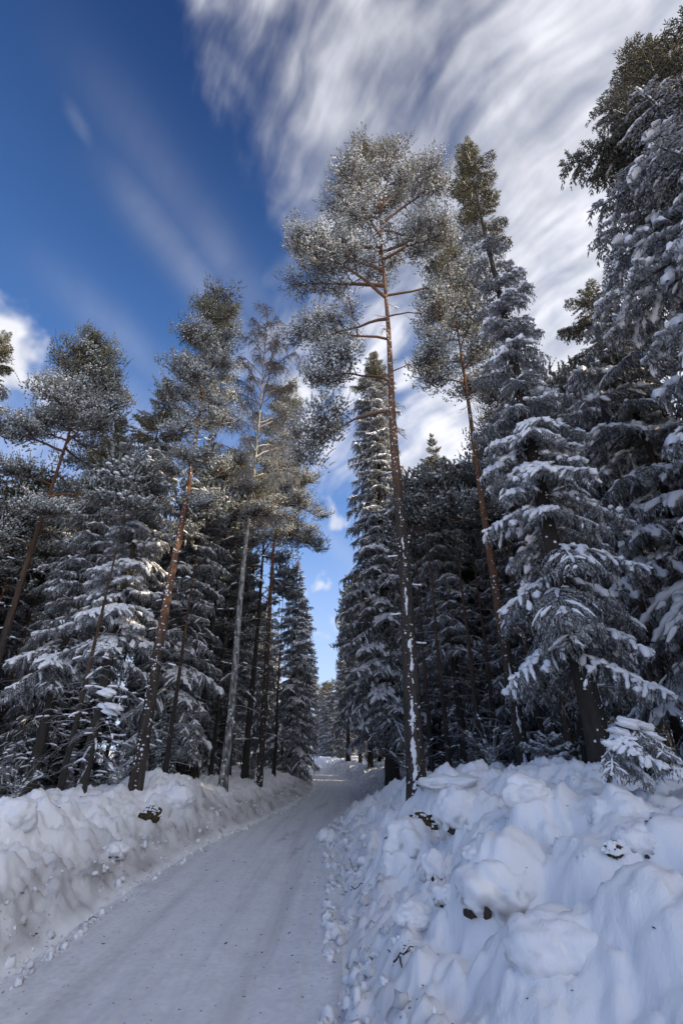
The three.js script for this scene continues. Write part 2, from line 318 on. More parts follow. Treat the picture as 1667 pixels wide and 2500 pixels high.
// the lumps that stand out of the banks: place in the picture, size, how dirty, seed, label; the bank swells round each
const LUMPS = [
  [1000, 2050, 130, 120, 0.9, 1, 'upright snow lump with dark gaps below it, beside the road edge on the right bank'],
  [955, 2110, 55, 55, 0.8, 2, 'small dirty snow lump just left of the upright one'],
  [1062, 2115, 66, 85, 0.8, 3, 'narrow snow lump leaning beside the upright one'],
  [1138, 1975, 140, 125, 0.95, 4, 'snow-capped lump with grey dirty face behind the brown earth clod'],
  [1115, 1905, 170, 52, 0.6, 5, 'long flat snow slab on top of the right bank beside the pine trunk'],
  [1228, 2170, 190, 150, 0.95, 6, 'big round snow lump with cracked dirty underside, middle of the right bank'],
  [1098, 2190, 70, 62, 0.9, 7, 'small round snow lump with a dark hollow, left of the big round one'],
  [1385, 2320, 230, 170, 0.5, 8, 'largest smooth snow mound in the right foreground'],
  [1560, 1985, 170, 110, 0.7, 9, 'snow lump under the bent sapling at the right'],
  [1590, 2050, 140, 85, 0.9, 10, 'rounded snow lump with black hollow below, right edge of the bank'],
  [1295, 1925, 120, 80, 0.1, 11, 'smooth snow hump on the crest of the right bank'],
  [1190, 2085, 110, 60, 0.5, 12, 'low soft snow lump above the big round one'],
  [1015, 2235, 100, 60, 0.3, 13, 'low snow bulge near the rubble at the right road edge'],
  [425, 1945, 85, 62, 0.2, 16, 'rounded snow block on top of the left bank'],
  [20, 1985, 90, 80, 0.2, 17, 'rounded snow hump at the left picture edge'],
  [797, 2042, 50, 44, 0.8, 18, 'dirty broken snow block at the right road edge'],
  [270, 2075, 66, 40, 0.9, 19, 'grey-stained snow block low on the left bank'],
].map(([px, py, wpx, hpx, ...rest]) => { const p = onSnow(px, py + hpx * 0.3), k = depthOf(p) / 1150; return { p, w: wpx * k / 2, h: hpx * k * 0.5, dirty: rest[0], seed: rest[1], label: rest[2] }; });
for (const l of LUMPS) MOUNDS.push([l.p.x, l.p.z - l.w * 0.75, l.h * 0.75, l.w * 1.15]);
function rowsOf(d0, d1, s0, k) { const a = []; let d = d0; while (d < d1) { a.push(d); d += s0 + k * Math.max(0, d - 2); } a.push(d1); return a; }
function sheet(name, rows, cols, place, color, mat, label, skirt) {
  const nr = rows.length, nc = cols.length, p = new Float32Array(nr * nc * 3), c = new Float32Array(nr * nc * 3), uv = new Float32Array(nr * nc * 2), idx = [];
  for (let j = 0; j < nr; j++) for (let i = 0; i < nc; i++) {
    const o = j * nc + i, q = place(rows[j], cols[i], i, j); p.set(q, o * 3); c.set(color(q[0], q[2], q[1]), o * 3); uv.set([q[0] / 0.9, q[2] / 0.9], o * 2);
    if (i && j) idx.push(o, o - nc - 1, o - nc, o, o - 1, o - nc - 1);
  }
  const g = new THREE.BufferGeometry();
  g.setAttribute('position', new THREE.BufferAttribute(p, 3)); g.setAttribute('color', new THREE.BufferAttribute(c, 3)); g.setAttribute('uv', new THREE.BufferAttribute(uv, 2));
  g.setIndex(idx); g.computeVertexNormals();
  if (g.attributes.normal.getY((nr >> 1) * nc + (nc >> 1)) < 0) { for (let k = 0; k < idx.length; k += 3) { const t = idx[k]; idx[k] = idx[k + 1]; idx[k + 1] = t; } g.setIndex(idx); g.computeVertexNormals(); }
  return tag(meshOf(name, g, mat, scene, true), label, null, null, 'structure');
}
const lin = (a, b, n, pw = 1) => Array.from({ length: n + 1 }, (_, i) => a + (b - a) * Math.pow(i / n, pw));
const dirtShadeMix = (w) => [lerp(1, 0.27, w), lerp(1, 0.25, w), lerp(1, 0.23, w)];  // tint for dirt, and for groove shading painted on the road
{
  // packed-snow road
  sheet('road', rowsOf(-6, 150, 0.05, 0.006), lin(0, 1, 90), (d, t) => { const [L, R] = edges(d), x = lerp(L - 0.12, R + 0.12, t), z = -d, e = Math.min(t, 1 - t) * (R - L + 0.24); return [x, e < 0.13 ? -0.012 : ground(x, z), z]; },
    (x, z) => {
      let w = 0.0 + 0.40 * Math.max(-0.12, fbm(x * 3.2, z * 0.13, 3, 5)) + 0.34 * Math.max(-0.12, fbm(x * 12, z * 0.16, 13, 3)) + 0.05 * fbm(x * 3, z * 3, 23, 4);  // lengthwise streaks paint in the shading of the shallow grooves
      for (const [px, pz, l, s] of [[-1.35, -13.9, 0.9, 0.15], [-0.75, -20.8, 1.4, 0.17], [-0.95, -12.2, 0.8, 0.08]]) { const q = ((x - px - (z - pz) * -0.12) / s) ** 2 + ((z - pz) / l) ** 2; w += 0.75 * Math.exp(-q) * clamp(0.45 + 1.6 * fbm(x * 9, z * 3, 6, 3), 0, 1); }
      const [L, R] = edges(-z), tt = (x - L) / (R - L); w += 0.13 * (Math.exp(-(((tt - 0.25) / 0.055) ** 2)) + Math.exp(-(((tt - 0.74) / 0.055) ** 2)) + 0.6 * Math.exp(-(((tt - 0.42) / 0.05) ** 2))) * clamp(0.5 + 1.6 * fbm(x * 5, z * 0.3, 31, 3), 0, 1); w += 0.18 * Math.exp(-(((R - x) / 0.22) ** 2)) * clamp(0.5 + 2 * fbm(x * 4, z * 3, 2, 3), 0, 1) + 0.14 * Math.exp(-(((x - L) / 0.3) ** 2)) * clamp(0.5 + 2 * fbm(x * 4, z * 3, 7, 3), 0, 1);
      return dirtShadeMix(clamp(w, 0, 0.8));
    }, M.road, 'narrow road of packed snow with faint wheel tracks');
  M.road.map.repeat.set(0.3, 0.3); M.road.map.updateMatrix();
  // ploughed banks
  sheet('left_snowbank', rowsOf(-1, 110, 0.032, 0.0058), lin(0, 1, 150), (d, t, i) => { const [L] = edges(d), u = -0.08 + (LW + 0.08) * Math.pow(t, 1.35), x = L - u, z = -d; return [x, ground(x, z) - (i === 0 ? 0.03 : i === 150 ? 0.5 : 0), z]; },
    (x, z, y) => {
      const u = edges(-z)[0] - x, f = clamp(0.45 + 1.5 * fbm(x * 2.2, z * 1.2, 4, 4), 0, 1), low = 1 - smoothstep(u + 0.5 * fbm(x * 1.2, z * 1.2, 17, 3), 0.5, 1.3);
      let w = low * smoothstep(u, -0.02, 0.2) * (0.30 + 0.6 * f * f) + 0.10 * smoothstep(fbm(x * 5, z * 5, 9, 3), 0.16, 0.3);
      w += 0.9 * low * smoothstep(fbm(x * 7, z * 4, 13, 3), 0.22, 0.36) * (0.4 + 0.6 * f);
      return dirtShadeMix(clamp(w, 0, 0.85));
    }, M.snow, 'ploughed snowbank along the left road edge, dirty at its foot');
  sheet('right_snowbank', rowsOf(-1.2, 110, 0.03, 0.0058), lin(0, 1, 300), (d, t, i) => { const [, R] = edges(d), u = -0.08 + (RW + 0.08) * Math.pow(t, 1.3), x = R + u, z = -d; return [x, ground(x, z) - (i === 0 ? 0.03 : i === 300 ? 0.5 : 0), z]; },
    (x, z, y) => {
      const d = -z, u = x - edges(d)[1], far = smoothstep(d, 15, 20), f = clamp(0.45 + 1.5 * fbm(x * 2.2, z * 2.2, 24, 4), 0, 1), low = 1 - smoothstep(u, 0.25, lerp(0.95, 1.3, far));
      let w = low * (0.08 + lerp(0.26, 0.5, far) * f * f) + 0.75 * low * smoothstep(fbm(x * 8, z * 7, 33, 3), 0.2, 0.34);
      w += 0.25 * (1 - smoothstep(u, 0.8, 2.2)) * smoothstep(fbm(x * 6, z * 6, 43, 3), 0.24, 0.4);
      return dirtShadeMix(clamp(w, 0, 0.85));
    }, M.snow, 'wide heap of ploughed snow along the right road edge');
  // forest floor to the horizon
  const rad0 = [0.5, ...Array.from({ length: 190 }, (_, i) => 2 + 4 * (Math.pow(1.042, i) - 1)).filter((r) => r < 2600), 3000];
  sheet('forest_floor', rad0, lin(0, 2 * Math.PI, 240), (r, a) => {
    const x = r * Math.sin(a), z = -r * Math.cos(a), d = -z, [L, R] = edges(d), inside = d < 200 && d > -25 ? Math.min(smoothstep(x, L - 6.6, L - 5.8), 1 - smoothstep(x, R + 9.6, R + 10.4)) : 0;
    return [x, lerp(floorH(x, z) + 0.06 * lumps(x, z, 1.6, 91, 0.5, 1), -0.5, inside), z];
  }, () => [1, 1, 1], M.snow, 'snow-covered forest floor');
}

// ------------------------------------------------------------------ where things stand
const V3 = (x, y, z) => new THREE.Vector3(x, y, z);
function at(az, D) { const x = D * Math.sin(az * rad), z = -D * Math.cos(az * rad); return [x, ground(x, z, false), z]; }
function pix(x, y, z) { const X = x, Y = y - EYE, c = Math.cos(PITCH), s = Math.sin(PITCH), f = -z * c + Y * s, up = Y * c + z * s; return [833.5 + 1150 * X / f, 1250 - 1150 * up / f]; }
// height above the foot at which an upright tree at (x, z) crosses row py of the photograph
function heightAt(pos, py) { let a = -3, b = 60; for (let k = 0; k < 40; k++) { const m = (a + b) / 2; if (pix(pos[0], pos[1] + m, pos[2])[1] > py) a = m; else b = m; } return a; }

const stuff = (o) => { o.userData.kind = 'stuff'; return o; };
// ------------------------------------------------------------------ spruce boughs
const SUNLIT_GREEN = [0.10, 0.085, 0.024], FROST = [0.56, 0.57, 0.59], DIM = [0.13, 0.135, 0.135], SHADE = [0.055, 0.06, 0.055];  // spruce-top green is warmed and brightened to look sunlit
const tone = (a, b, t, k = 1) => [lerp(a[0], b[0], t) * k, lerp(a[1], b[1], t) * k, lerp(a[2], b[2], t) * k];
// snow lying along a branch: a lumpy roll that swells, thins and breaks off
function roll(sn, P, th, wide, seed, sides, R) {
  let run = [], rr = [];
  const flush = () => { if (run.length > 2) { rr[0] *= 0.25; rr[rr.length - 1] *= 0.35; sn.tube(run, rr, sides, () => [1, 1, 1], 0.72); } run = []; rr = []; };
  P.forEach((p, j) => {
    const f = 0.95 + 1.6 * noise(j * 0.83 + seed * 3.1, seed * 1.7, 2) + 0.5 * (R() - 0.5);
    if (f < 0.5) { flush(); return; }
    run.push([p[0] + 0.02 * (R() - 0.5), p[1] + th * 0.25 * (f - 1), p[2] + 0.02 * (R() - 0.5)]); rr.push(Math.max(0.3, f) * th * 1.25 * wide);
  });
  flush();
}
// one bough growing along +x: needles and the snow lying on it
function makeBough(seed, o) {
  const R = rng(seed), nd = new MB(), sn = new MB(), L = o.L, S = o.shoot ?? 1;
  const axis = (s) => [s * L, L * (o.rise * s - o.droop * s * s + (o.tip ?? 0.12) * Math.pow(s, 5)), 0.05 * L * Math.sin(s * 3 + seed)];
  const pts = lin(0, 1, 7).map(axis);
  nd.tube(pts, pts.map((_, k) => L * 0.011 * (1.15 - k / 7) + 0.004), 4, () => [0.07, 0.055, 0.045]);
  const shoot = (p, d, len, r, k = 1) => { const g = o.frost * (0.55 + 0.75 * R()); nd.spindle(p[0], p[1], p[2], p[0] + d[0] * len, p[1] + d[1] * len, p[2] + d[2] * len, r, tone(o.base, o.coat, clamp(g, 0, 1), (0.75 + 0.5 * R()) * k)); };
  const n = o.n;
  for (let k = 0; k < n; k++) for (const side of [-1, 1]) {
    const s = 0.10 + 0.88 * (k + R() * 0.8) / n, a = axis(s), l = L * (o.wide * Math.pow(1 - s, 0.75) * Math.min(1, 0.35 + s * 2.2) + 0.09) * (0.7 + 0.55 * R()), ang = (46 + 22 * R()) * rad, dx = Math.cos(ang), dz = side * Math.sin(ang), dy = o.side + 0.25 * (R() - 0.5), sag = o.sag * (0.7 + 0.6 * R());
    const q = (t) => [a[0] + dx * l * t, a[1] + l * (dy * t - sag * t * t), a[2] + dz * l * t];
    const m = Math.max(2, Math.round(l / (0.07 * S)));
    nd.tube([q(0), q(0.5), q(1)], [0.006 * S, 0.005 * S, 0.003], 3, () => [0.06, 0.05, 0.04]);
    for (let j = 0; j <= m; j++) {
      const t = (j + 0.4 * R()) / m, p = q(t), f = q(Math.min(1.05, t + 0.1)), ex = f[0] - p[0], ey = f[1] - p[1], ez = f[2] - p[2], el = Math.hypot(ex, ey, ez) || 1;
      for (const sd of j === m ? [0] : [-1, 1]) { const w = 0.55 + 0.5 * R(), d = [ex / el - sd * ez / el * w, ey / el - 0.15 - 0.2 * R(), ez / el + sd * ex / el * w], dl = Math.hypot(...d); shoot(p, d.map((v) => v / dl), (0.085 + 0.08 * R()) * S * (1.1 - 0.3 * t), 0.0165 * S); }
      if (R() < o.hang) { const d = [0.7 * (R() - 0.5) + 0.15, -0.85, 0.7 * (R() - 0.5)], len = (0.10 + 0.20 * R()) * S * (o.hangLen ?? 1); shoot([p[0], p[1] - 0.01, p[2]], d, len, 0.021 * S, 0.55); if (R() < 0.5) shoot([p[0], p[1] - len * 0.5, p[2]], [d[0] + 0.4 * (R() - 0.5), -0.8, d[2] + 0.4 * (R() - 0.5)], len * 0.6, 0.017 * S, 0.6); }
    }
    if (o.snow > 0 && R() < o.snow + 0.25) {
      const t0 = 0.05 + (R() < o.snow ? 0 : 0.5 * R()), t1 = R() < o.snow ? 1.04 : t0 + 0.45, th = o.pillow * S * (0.7 + 0.7 * R()), m = Math.max(3, Math.round((t1 - t0) * l / (0.075 * S)));
      roll(sn, lin(t0, t1, m).map((t) => { const p = q(t); return [p[0], p[1] + th * 0.45, p[2]]; }), th, (0.8 + 0.4 * R()) * (0.6 + 0.6 * o.snow), seed + k * 3.1 + side, o.det === 0 ? 4 : 6, R);
    }
  }
  if (o.snow > 0) { const m = Math.max(4, Math.round(L / (0.10 * S))); roll(sn, lin(0.08, 1.01, m).map((s) => { const a = axis(s); return [a[0], a[1] + o.pillow * 0.6 * S, a[2]]; }), o.pillow * S * 1.15, 0.5 + 0.6 * o.snow, seed + 0.5, o.det === 0 ? 4 : 6, R); }
  if (o.snow > 0.6) for (let k = 0; k < L * 7; k++) { const s = 0.2 + 0.75 * R(), a = axis(s), l = L * o.wide * Math.pow(1 - s, 0.75), w = (R() - 0.5) * 1.5 * l, c = 0.05 + 0.06 * R(); sn.blob(a[0] + Math.abs(w) * 0.45, a[1] - o.sag * w * w / (l + 0.1) * 0.7 + 0.035, a[2] + w, 0.8, -0.2, 0.55 * Math.sign(w), c * 1.3, c * 0.75, c * (0.9 + 0.5 * R()), k * 2.3 + seed, [1, 1, 1], 1, 0.4); }
  return { nd, sn };
}
const BOUGH = {};
function boughs(key, count, o) { BOUGH[key] = Array.from({ length: count }, (_, k) => { const b = makeBough(1000 + key.length * 131 + key.charCodeAt(0) * 17 + k * 29, o); return { ...b, L: o.L, g: b.nd.geo(), s: b.sn.count ? b.sn.geo() : null }; }); }
// heavy: laden with thick snow; frosted: grey with rime and thin snow; green: bare tops
boughs('heavyLong', 4, { L: 2.3, n: 13, wide: 0.42, rise: 0.10, droop: 0.32, side: 0.0, sag: 0.48, hang: 0.65, hangLen: 0.95, frost: 0.74, base: SHADE, coat: FROST, snow: 0.66, pillow: 0.056 });
boughs('heavyShort', 3, { L: 1.35, n: 9, wide: 0.46, rise: 0.10, droop: 0.26, side: 0.05, sag: 0.38, hang: 0.5, frost: 0.74, base: SHADE, coat: FROST, snow: 0.66, pillow: 0.05 });
boughs('frostLong', 4, { L: 2.0, n: 12, wide: 0.40, rise: 0.08, droop: 0.36, side: -0.02, sag: 0.5, hang: 0.7, hangLen: 0.95, frost: 0.72, base: SHADE, coat: FROST, snow: 0.40, pillow: 0.032 });
boughs('frostShort', 3, { L: 1.15, n: 8, wide: 0.45, rise: 0.14, droop: 0.26, side: 0.03, sag: 0.4, hang: 0.5, frost: 0.66, base: SHADE, coat: FROST, snow: 0.40, pillow: 0.03 });
boughs('greenLong', 3, { L: 1.5, n: 17, wide: 0.34, rise: 0.18, droop: 0.22, side: 0.08, sag: 0.24, hang: 0.7, hangLen: 0.7, frost: 0.2, base: SUNLIT_GREEN, coat: FROST, snow: 0.10, pillow: 0.026 });
boughs('greenShort', 3, { L: 0.8, n: 9, wide: 0.46, rise: 0.26, droop: 0.08, side: 0.16, sag: 0.12, hang: 0.05, frost: 0.08, base: SUNLIT_GREEN, coat: FROST, snow: 0.07, pillow: 0.022 });
boughs('heavyXL', 3, { L: 3.1, n: 18, wide: 0.40, rise: 0.10, droop: 0.32, side: 0.0, sag: 0.48, hang: 0.65, hangLen: 0.95, frost: 0.74, base: SHADE, coat: FROST, snow: 0.66, pillow: 0.056 });
boughs('frostXL', 3, { L: 3.0, n: 18, wide: 0.40, rise: 0.10, droop: 0.36, side: -0.02, sag: 0.5, hang: 0.7, hangLen: 0.95, frost: 0.66, base: SHADE, coat: FROST, snow: 0.42, pillow: 0.036 });
boughs('greenXL', 3, { L: 2.4, n: 26, wide: 0.30, rise: 0.20, droop: 0.22, side: 0.10, sag: 0.26, hang: 0.9, hangLen: 0.8, frost: 0.3, base: SUNLIT_GREEN, coat: FROST, snow: 0.3, pillow: 0.03 });
boughs('farFrost', 3, { L: 1.8, n: 6, wide: 0.46, rise: 0.08, droop: 0.34, side: -0.02, sag: 0.42, hang: 0.55, hangLen: 1.1, frost: 0.5, base: SHADE, coat: FROST, snow: 0.5, pillow: 0.022, shoot: 1.8, det: 0 });
boughs('farGreen', 2, { L: 0.9, n: 5, wide: 0.5, rise: 0.24, droop: 0.1, side: 0.14, sag: 0.14, hang: 0.1, frost: 0.1, base: SUNLIT_GREEN, coat: FROST, snow: 0.08, pillow: 0.022, shoot: 1.7, det: 0 });

// ------------------------------------------------------------------ trunks
const BARK = { spruce: [[0.052, 0.043, 0.036], [0.075, 0.058, 0.045]], pine: [[0.060, 0.047, 0.038], [0.21, 0.105, 0.055]], dark: [[0.045, 0.037, 0.032], [0.10, 0.062, 0.04]], birch: [[0.36, 0.355, 0.35], [0.42, 0.41, 0.40]] };
function trunkGeo(h, r0, kind, seed, o = {}) {
  const R = rng(seed), sides = o.sides ?? 14, step = o.step ?? 0.45, n = Math.ceil(h / step), b = new MB(), [lo, hi] = BARK[kind], lean = o.lean ?? [0, 0], wig = o.wig ?? 0.04;
  const path = (t) => [lean[0] * t + wig * h * 0.12 * noise(t * 3, seed * 1.3), h * t, lean[1] * t + wig * h * 0.12 * noise(t * 3, seed * 1.3, 9)];
  const base = 0;
  for (let j = 0; j <= n; j++) {
    const t = j / n, c = path(t), rr = r0 * ((1 - t) * (1 - 0.25 * t) + 0.02) * (1 + 0.35 * Math.exp(-t * h / 0.35)), k = smoothstep(t + 0.12 * noise(t * 9, seed), o.orange?.[0] ?? 0.22, o.orange?.[1] ?? 0.5);
    for (let i = 0; i <= sides; i++) {
      const a = i / sides * 2 * Math.PI, cs = Math.cos(a), s = Math.sin(a), y = c[1];
      const rough = (kind === 'birch' ? 0.03 : lerp(0.16, 0.05, kind === 'pine' ? k : 0.3)) * (Math.abs(noise(cs * 4.5 + seed, y * 1.1, s * 4.5)) * 2 - 0.5 + 0.5 * noise(cs * 9, y * 4, s * 9 + seed));
      let q = tone(lo, hi, k, 1 + 0.5 * noise(cs * 3, y * 2.2, s * 3 + seed) + 0.5 * rough * 6);
      if (kind === 'birch') { const mark = noise(cs * 1.4 + seed, y * 5.5, s * 1.4) + (1 - t) * (1 - t) * 0.25 - 0.1 * t; if (mark > 0.17) q = tone([0.05, 0.045, 0.04], q, 0.15); if (t > 0.6) q = tone(q, [0.16, 0.10, 0.075], smoothstep(t, 0.6, 0.9)); }
      b.v(c[0] + cs * rr * (1 + rough), y, c[2] + s * rr * (1 + rough), cs, 0.05, s, Math.max(0.01, q[0]), Math.max(0.01, q[1]), Math.max(0.01, q[2]), i / sides * Math.max(1, Math.round(r0 * 6.28 / 0.5)), y / 1.0);
      if (i && j) { const e = b.count - 1, w = sides + 1; b.i.push(e, e - w, e - w - 1, e, e - w - 1, e - 1); }
    }
  }
  return { geo: b.geo(), path, radius: (y) => { const t = clamp(y / h, 0, 1); return r0 * ((1 - t) * (1 - 0.25 * t) + 0.02) * (1 + 0.35 * Math.exp(-t * h / 0.35)); } };
}
// snow blown against a trunk: flecks all over one side, or a strip down it
function flecks(tr, h, y0, y1, n, towards, spread, size, seed) {
  const R = rng(seed), b = new MB();
  for (let k = 0; k < n; k++) {
    const y = lerp(y0, y1, Math.pow(R(), 1.2)), a = towards + spread * 0.75 * (R() + R() - 1), c = tr.path(y / h), r = tr.radius(y) * 1.0;
    if (noise(y * 1.1, a * 2.2, seed) < -0.12) continue;
    const s = size * (0.35 + Math.pow(R(), 2.5) * 1.4);
    b.blob(c[0] + Math.cos(a) * r, y, c[2] + Math.sin(a) * r, -Math.sin(a), 0.1, Math.cos(a), s * (0.7 + 0.5 * R()), s * (0.8 + 0.7 * R()), s * 0.7, k * 1.7 + seed, [1, 1, 1], 0, 0.3);
  }
  return b.geo();
}
function strip(tr, h, y0, y1, towards, width, seed) {
  const R = rng(seed), b = new MB(); let y = y0;
  while (y < y1) {
    const f = 1 - 0.7 * (y - y0) / (y1 - y0), w = width * f * (0.35 + 1.0 * R()), a = towards + 0.28 * noise(y * 0.55, seed) + 0.22 * (R() - 0.5), c = tr.path(y / h), r = tr.radius(y) * 1.0;
    if (noise(y * 1.6, seed + 3) + 0.5 * noise(y * 5, seed) > 0.36 - 0.5 * f) b.blob(c[0] + Math.cos(a) * r, y, c[2] + Math.sin(a) * r, -Math.sin(a), 0.25 * (R() - 0.5), Math.cos(a), w, 0.04 + 0.09 * R(), 0.022 + 0.012 * R(), y * 3 + seed, [1, 1, 1], 1, 0.55);
    y += 0.035 + 0.06 * R();
  }
  return b.geo();
}
function deadLimbs(mb, snow, tr, h, y0, y1, n, len, seed, o = {}) {   // bare grey branches low on a trunk
  const R = rng(seed);
  for (let k = 0; k < n; k++) {
    const y = lerp(y0, y1, (k + R()) / n), a = R() * 6.283, l = len * (0.4 + 0.8 * R()), c = tr.path(y / h), dx = Math.cos(a), dz = Math.sin(a), dr = (o.droop ?? 0.25) * (0.5 + R()), up = (o.up ?? 0.05) * (R() - 0.3);
    const q = (t) => [c[0] + dx * l * t, y + l * (up * t - dr * t * t + 0.1 * t * t * t) + 0.04 * l * noise(t * 4, k), c[2] + dz * l * t + 0.06 * l * noise(t * 3, k, 5)], P = lin(0, 1, 5).map(q), col = tone([0.07, 0.06, 0.055], FROST, 0.25 + 0.5 * R());
    mb.tube(P, lin(0.014, 0.004, 5).map((r) => r * (o.thick ?? 1)), 3, () => col);
    for (let j = 0; j < (o.subs ?? 5); j++) { const t = 0.25 + 0.72 * R(), p = q(t), sd = R() < 0.5 ? -1 : 1, m = l * 0.32 * (1.1 - t) * (0.6 + R()) + 0.08, ex = dx * 0.6 - sd * dz * 0.8, ez = dz * 0.6 + sd * dx * 0.8; mb.tube([p, [p[0] + ex * m * 0.5, p[1] - 0.1 * m, p[2] + ez * m * 0.5], [p[0] + ex * m, p[1] - (0.3 + 0.3 * R()) * m, p[2] + ez * m]], [0.006, 0.005, 0.003].map((r) => r * (o.thick ?? 1)), 3, () => tone(col, FROST, 0.4)); }
    if (snow) for (let j = 0; j < l / 0.2; j++) if (R() < (o.snow ?? 0.5)) { const t = (j + R()) * 0.2 / l; if (t > 1) continue; const p = q(t), f = q(t + 0.08), sl = (f[1] - p[1]) / (0.08 * l), qn = Math.hypot(1, sl); snow.blob(p[0], p[1] + 0.018, p[2], dx / qn, sl / qn, dz / qn, 0.09 + 0.06 * R(), 0.024 + 0.014 * R(), 0.022, k * 5 + j, [1, 1, 1], 0, 0.3); }
  }
}

// ------------------------------------------------------------------ spruce trees whose boughs are parts of their own
function spruce(name, label, group, pos, h, o) {
  const t = thing(name, label, 'spruce', group), R = rng(o.seed), r0 = o.r0 ?? h * 0.0115 + 0.02;
  t.position.set(...pos); t.position.y -= 0.1;
  const tr = trunkGeo(h, r0, o.bark ?? 'spruce', o.seed, { lean: o.lean, sides: o.sides ?? 14 });
  meshOf('trunk', tr.geo, M.bark, t);
  let y = o.low, turn = R() * 6.28;
  while (y < h - 0.15) {
    const f = (h - y) / (h - o.low), k = o.gap * (0.8 + 0.4 * R()) * lerp(0.55, 1, Math.min(1, f * 2)), whorl = Math.round(lerp(4, o.whorl ?? 5, R()));
    const reach = o.reach(f, h - y);
    for (let w = 0; w < whorl; w++) {
      turn += 2.4 + 0.5 * (R() - 0.5);
      if (R() < (o.skip ?? 0.06)) continue;
      const yy = y + k * (R() - 0.5), len = reach * (0.7 + 0.5 * R()) * (o.side ? 1 + o.side(turn, f) : 1), up = (h - yy) / h;
      const snowy = smoothstep((h - yy) + 1.2 * (R() - 0.5), o.bare, o.bare + 2.2), kind = R() > snowy ? 'green' : R() < (o.heavy(f)) ? 'heavy' : 'frost';
      const L = len > (kind === 'green' ? 2.0 : 2.55) ? 'XL' : len > (kind === 'green' ? 1.05 : 1.35) ? 'Long' : 'Short', lib = BOUGH[kind + L], pick = lib[Math.floor(R() * lib.length)];
      const pitch = lerp(-0.06, -0.40, up) + 1.1 * Math.exp(-(h - yy) / 1.2) + 0.22 * (R() - 0.5) + (o.pitch ?? 0);
      const s = len / pick.L, b = meshOf(partName(t, 'bough'), pick.g, M.needle, t), c = tr.path(yy / h);
      b.position.set(c[0], yy, c[2]); b.rotation.set(0.25 * (R() - 0.5), -turn, pitch, 'YZX'); b.scale.setScalar(s); b.scale.y = s * (0.9 + 0.3 * R());
      if (pick.s) stuff(meshOf('snow', pick.s, M.treeSnow, b));
    }
    y += k;
  }
  if (o.dead) { const mb = new MB(), sn = new MB(); deadLimbs(mb, sn, tr, h, o.dead[0], o.dead[1], o.dead[2], o.dead[3], o.seed + 5, o.deadLook); meshOf('dead_branches', mb.geo(), M.twig, t).userData.kind = 'stuff'; if (sn.count) meshOf('snow', sn.geo(), M.treeSnow, t).userData.kind = 'stuff'; }
  if (o.fleck) meshOf('snow_flecks', flecks(tr, h, 0.2, o.fleck[1], o.fleck[0], Math.PI / 2, 1.5, o.fleck[2], o.seed + 9), M.treeSnow, t).userData.kind = 'stuff';
  delete t.userData.seen;
  return t;
}

// ------------------------------------------------------------------ pine foliage and pines
function makePad(seed, o) {
  const R = rng(seed), nd = new MB(), sn = new MB();
  nd.tube([[-0.1, -0.12, 0], [0.15, -0.06, 0], [0.45, 0.0, 0]], [0.02, 0.014, 0.008], 4, () => [0.10, 0.06, 0.045]);
  for (let k = 0; k < o.n; k++) {
    const a = R() * 6.283, rr = Math.pow(R(), 0.75) * (0.8 + 0.55 * R()), x = 0.22 + Math.cos(a) * rr * o.w, z = Math.sin(a) * rr * o.w * 0.85, top = Math.max(0, 1 - rr * rr), y = (R() * 1.2 - 0.5) * o.h * (0.35 + 0.65 * top) + 0.5 * o.h * top;
    let dx = Math.cos(a) * rr * 0.8 + 0.5 * (R() - 0.5), dy = 0.35 + 0.6 * R(), dz = Math.sin(a) * rr * 0.8 + 0.5 * (R() - 0.5); const l = Math.hypot(dx, dy, dz); dx /= l; dy /= l; dz /= l;
    const upper = smoothstep(y / o.h, -0.2, 0.6), g = clamp(o.frost * (0.45 + 0.8 * R()) * (0.75 + 0.35 * upper), 0, 1), col = tone(o.base, o.coat, g, 0.8 + 0.4 * R());
    if (k % 4 === 0) nd.spindle(0.1 * R(), -0.05, 0.1 * (R() - 0.5), x, y, z, 0.007, [0.07, 0.05, 0.04], 3, 0.5);
    nd.tuft(x, y, z, dx, dy, dz, o.len, o.r, col, R);
    if (rr > 0.7 && R() < 0.35) { const e = 0.10 + 0.14 * R(), ux = dx * 0.8, uy = dy + 0.35, uz = dz * 0.8, ul = Math.hypot(ux, uy, uz); for (let q = 1; q < 4; q++) nd.tuft(x + ux / ul * e * q / 2, y + uy / ul * e * q / 2, z + uz / ul * e * q / 2, ux / ul, uy / ul, uz / ul, o.len * 0.9, o.r * (1.05 - 0.12 * q), col, R); }
    if (R() < o.snow * (0.25 + upper)) sn.blob(x + dx * o.len * 0.55, y + dy * o.len * 0.6 + 0.012, z + dz * o.len * 0.55, Math.cos(a), 0.1, Math.sin(a), o.r * (0.8 + 0.6 * R()), o.r * (0.5 + 0.35 * R()), o.r * (0.75 + 0.4 * R()), k + seed, [1, 1, 1], o.det ?? 0, 0.25);
  }
  return { nd, sn };
}
const PINEFROST = [0.56, 0.59, 0.585], PINE_SUNLIT_GREEN = [0.135, 0.122, 0.045];  // pine-top green is brightened in its colour to look sunlit
const PAD = {};
function pads(key, count, o) { PAD[key] = Array.from({ length: count }, (_, k) => { const b = makePad(5000 + key.length * 77 + key.charCodeAt(0) * 13 + k * 31, o); return { ...b, g: b.nd.geo(), s: b.sn.count ? b.sn.geo() : null }; }); }
pads('frost', 4, { n: 125, w: 0.56, h: 0.32, len: 0.075, r: 0.032, frost: 0.85, base: [0.06, 0.066, 0.04], coat: PINEFROST, snow: 0.6 });
pads('mid', 3, { n: 115, w: 0.54, h: 0.34, len: 0.075, r: 0.032, frost: 0.55, base: [0.065, 0.07, 0.035], coat: PINEFROST, snow: 0.35 });
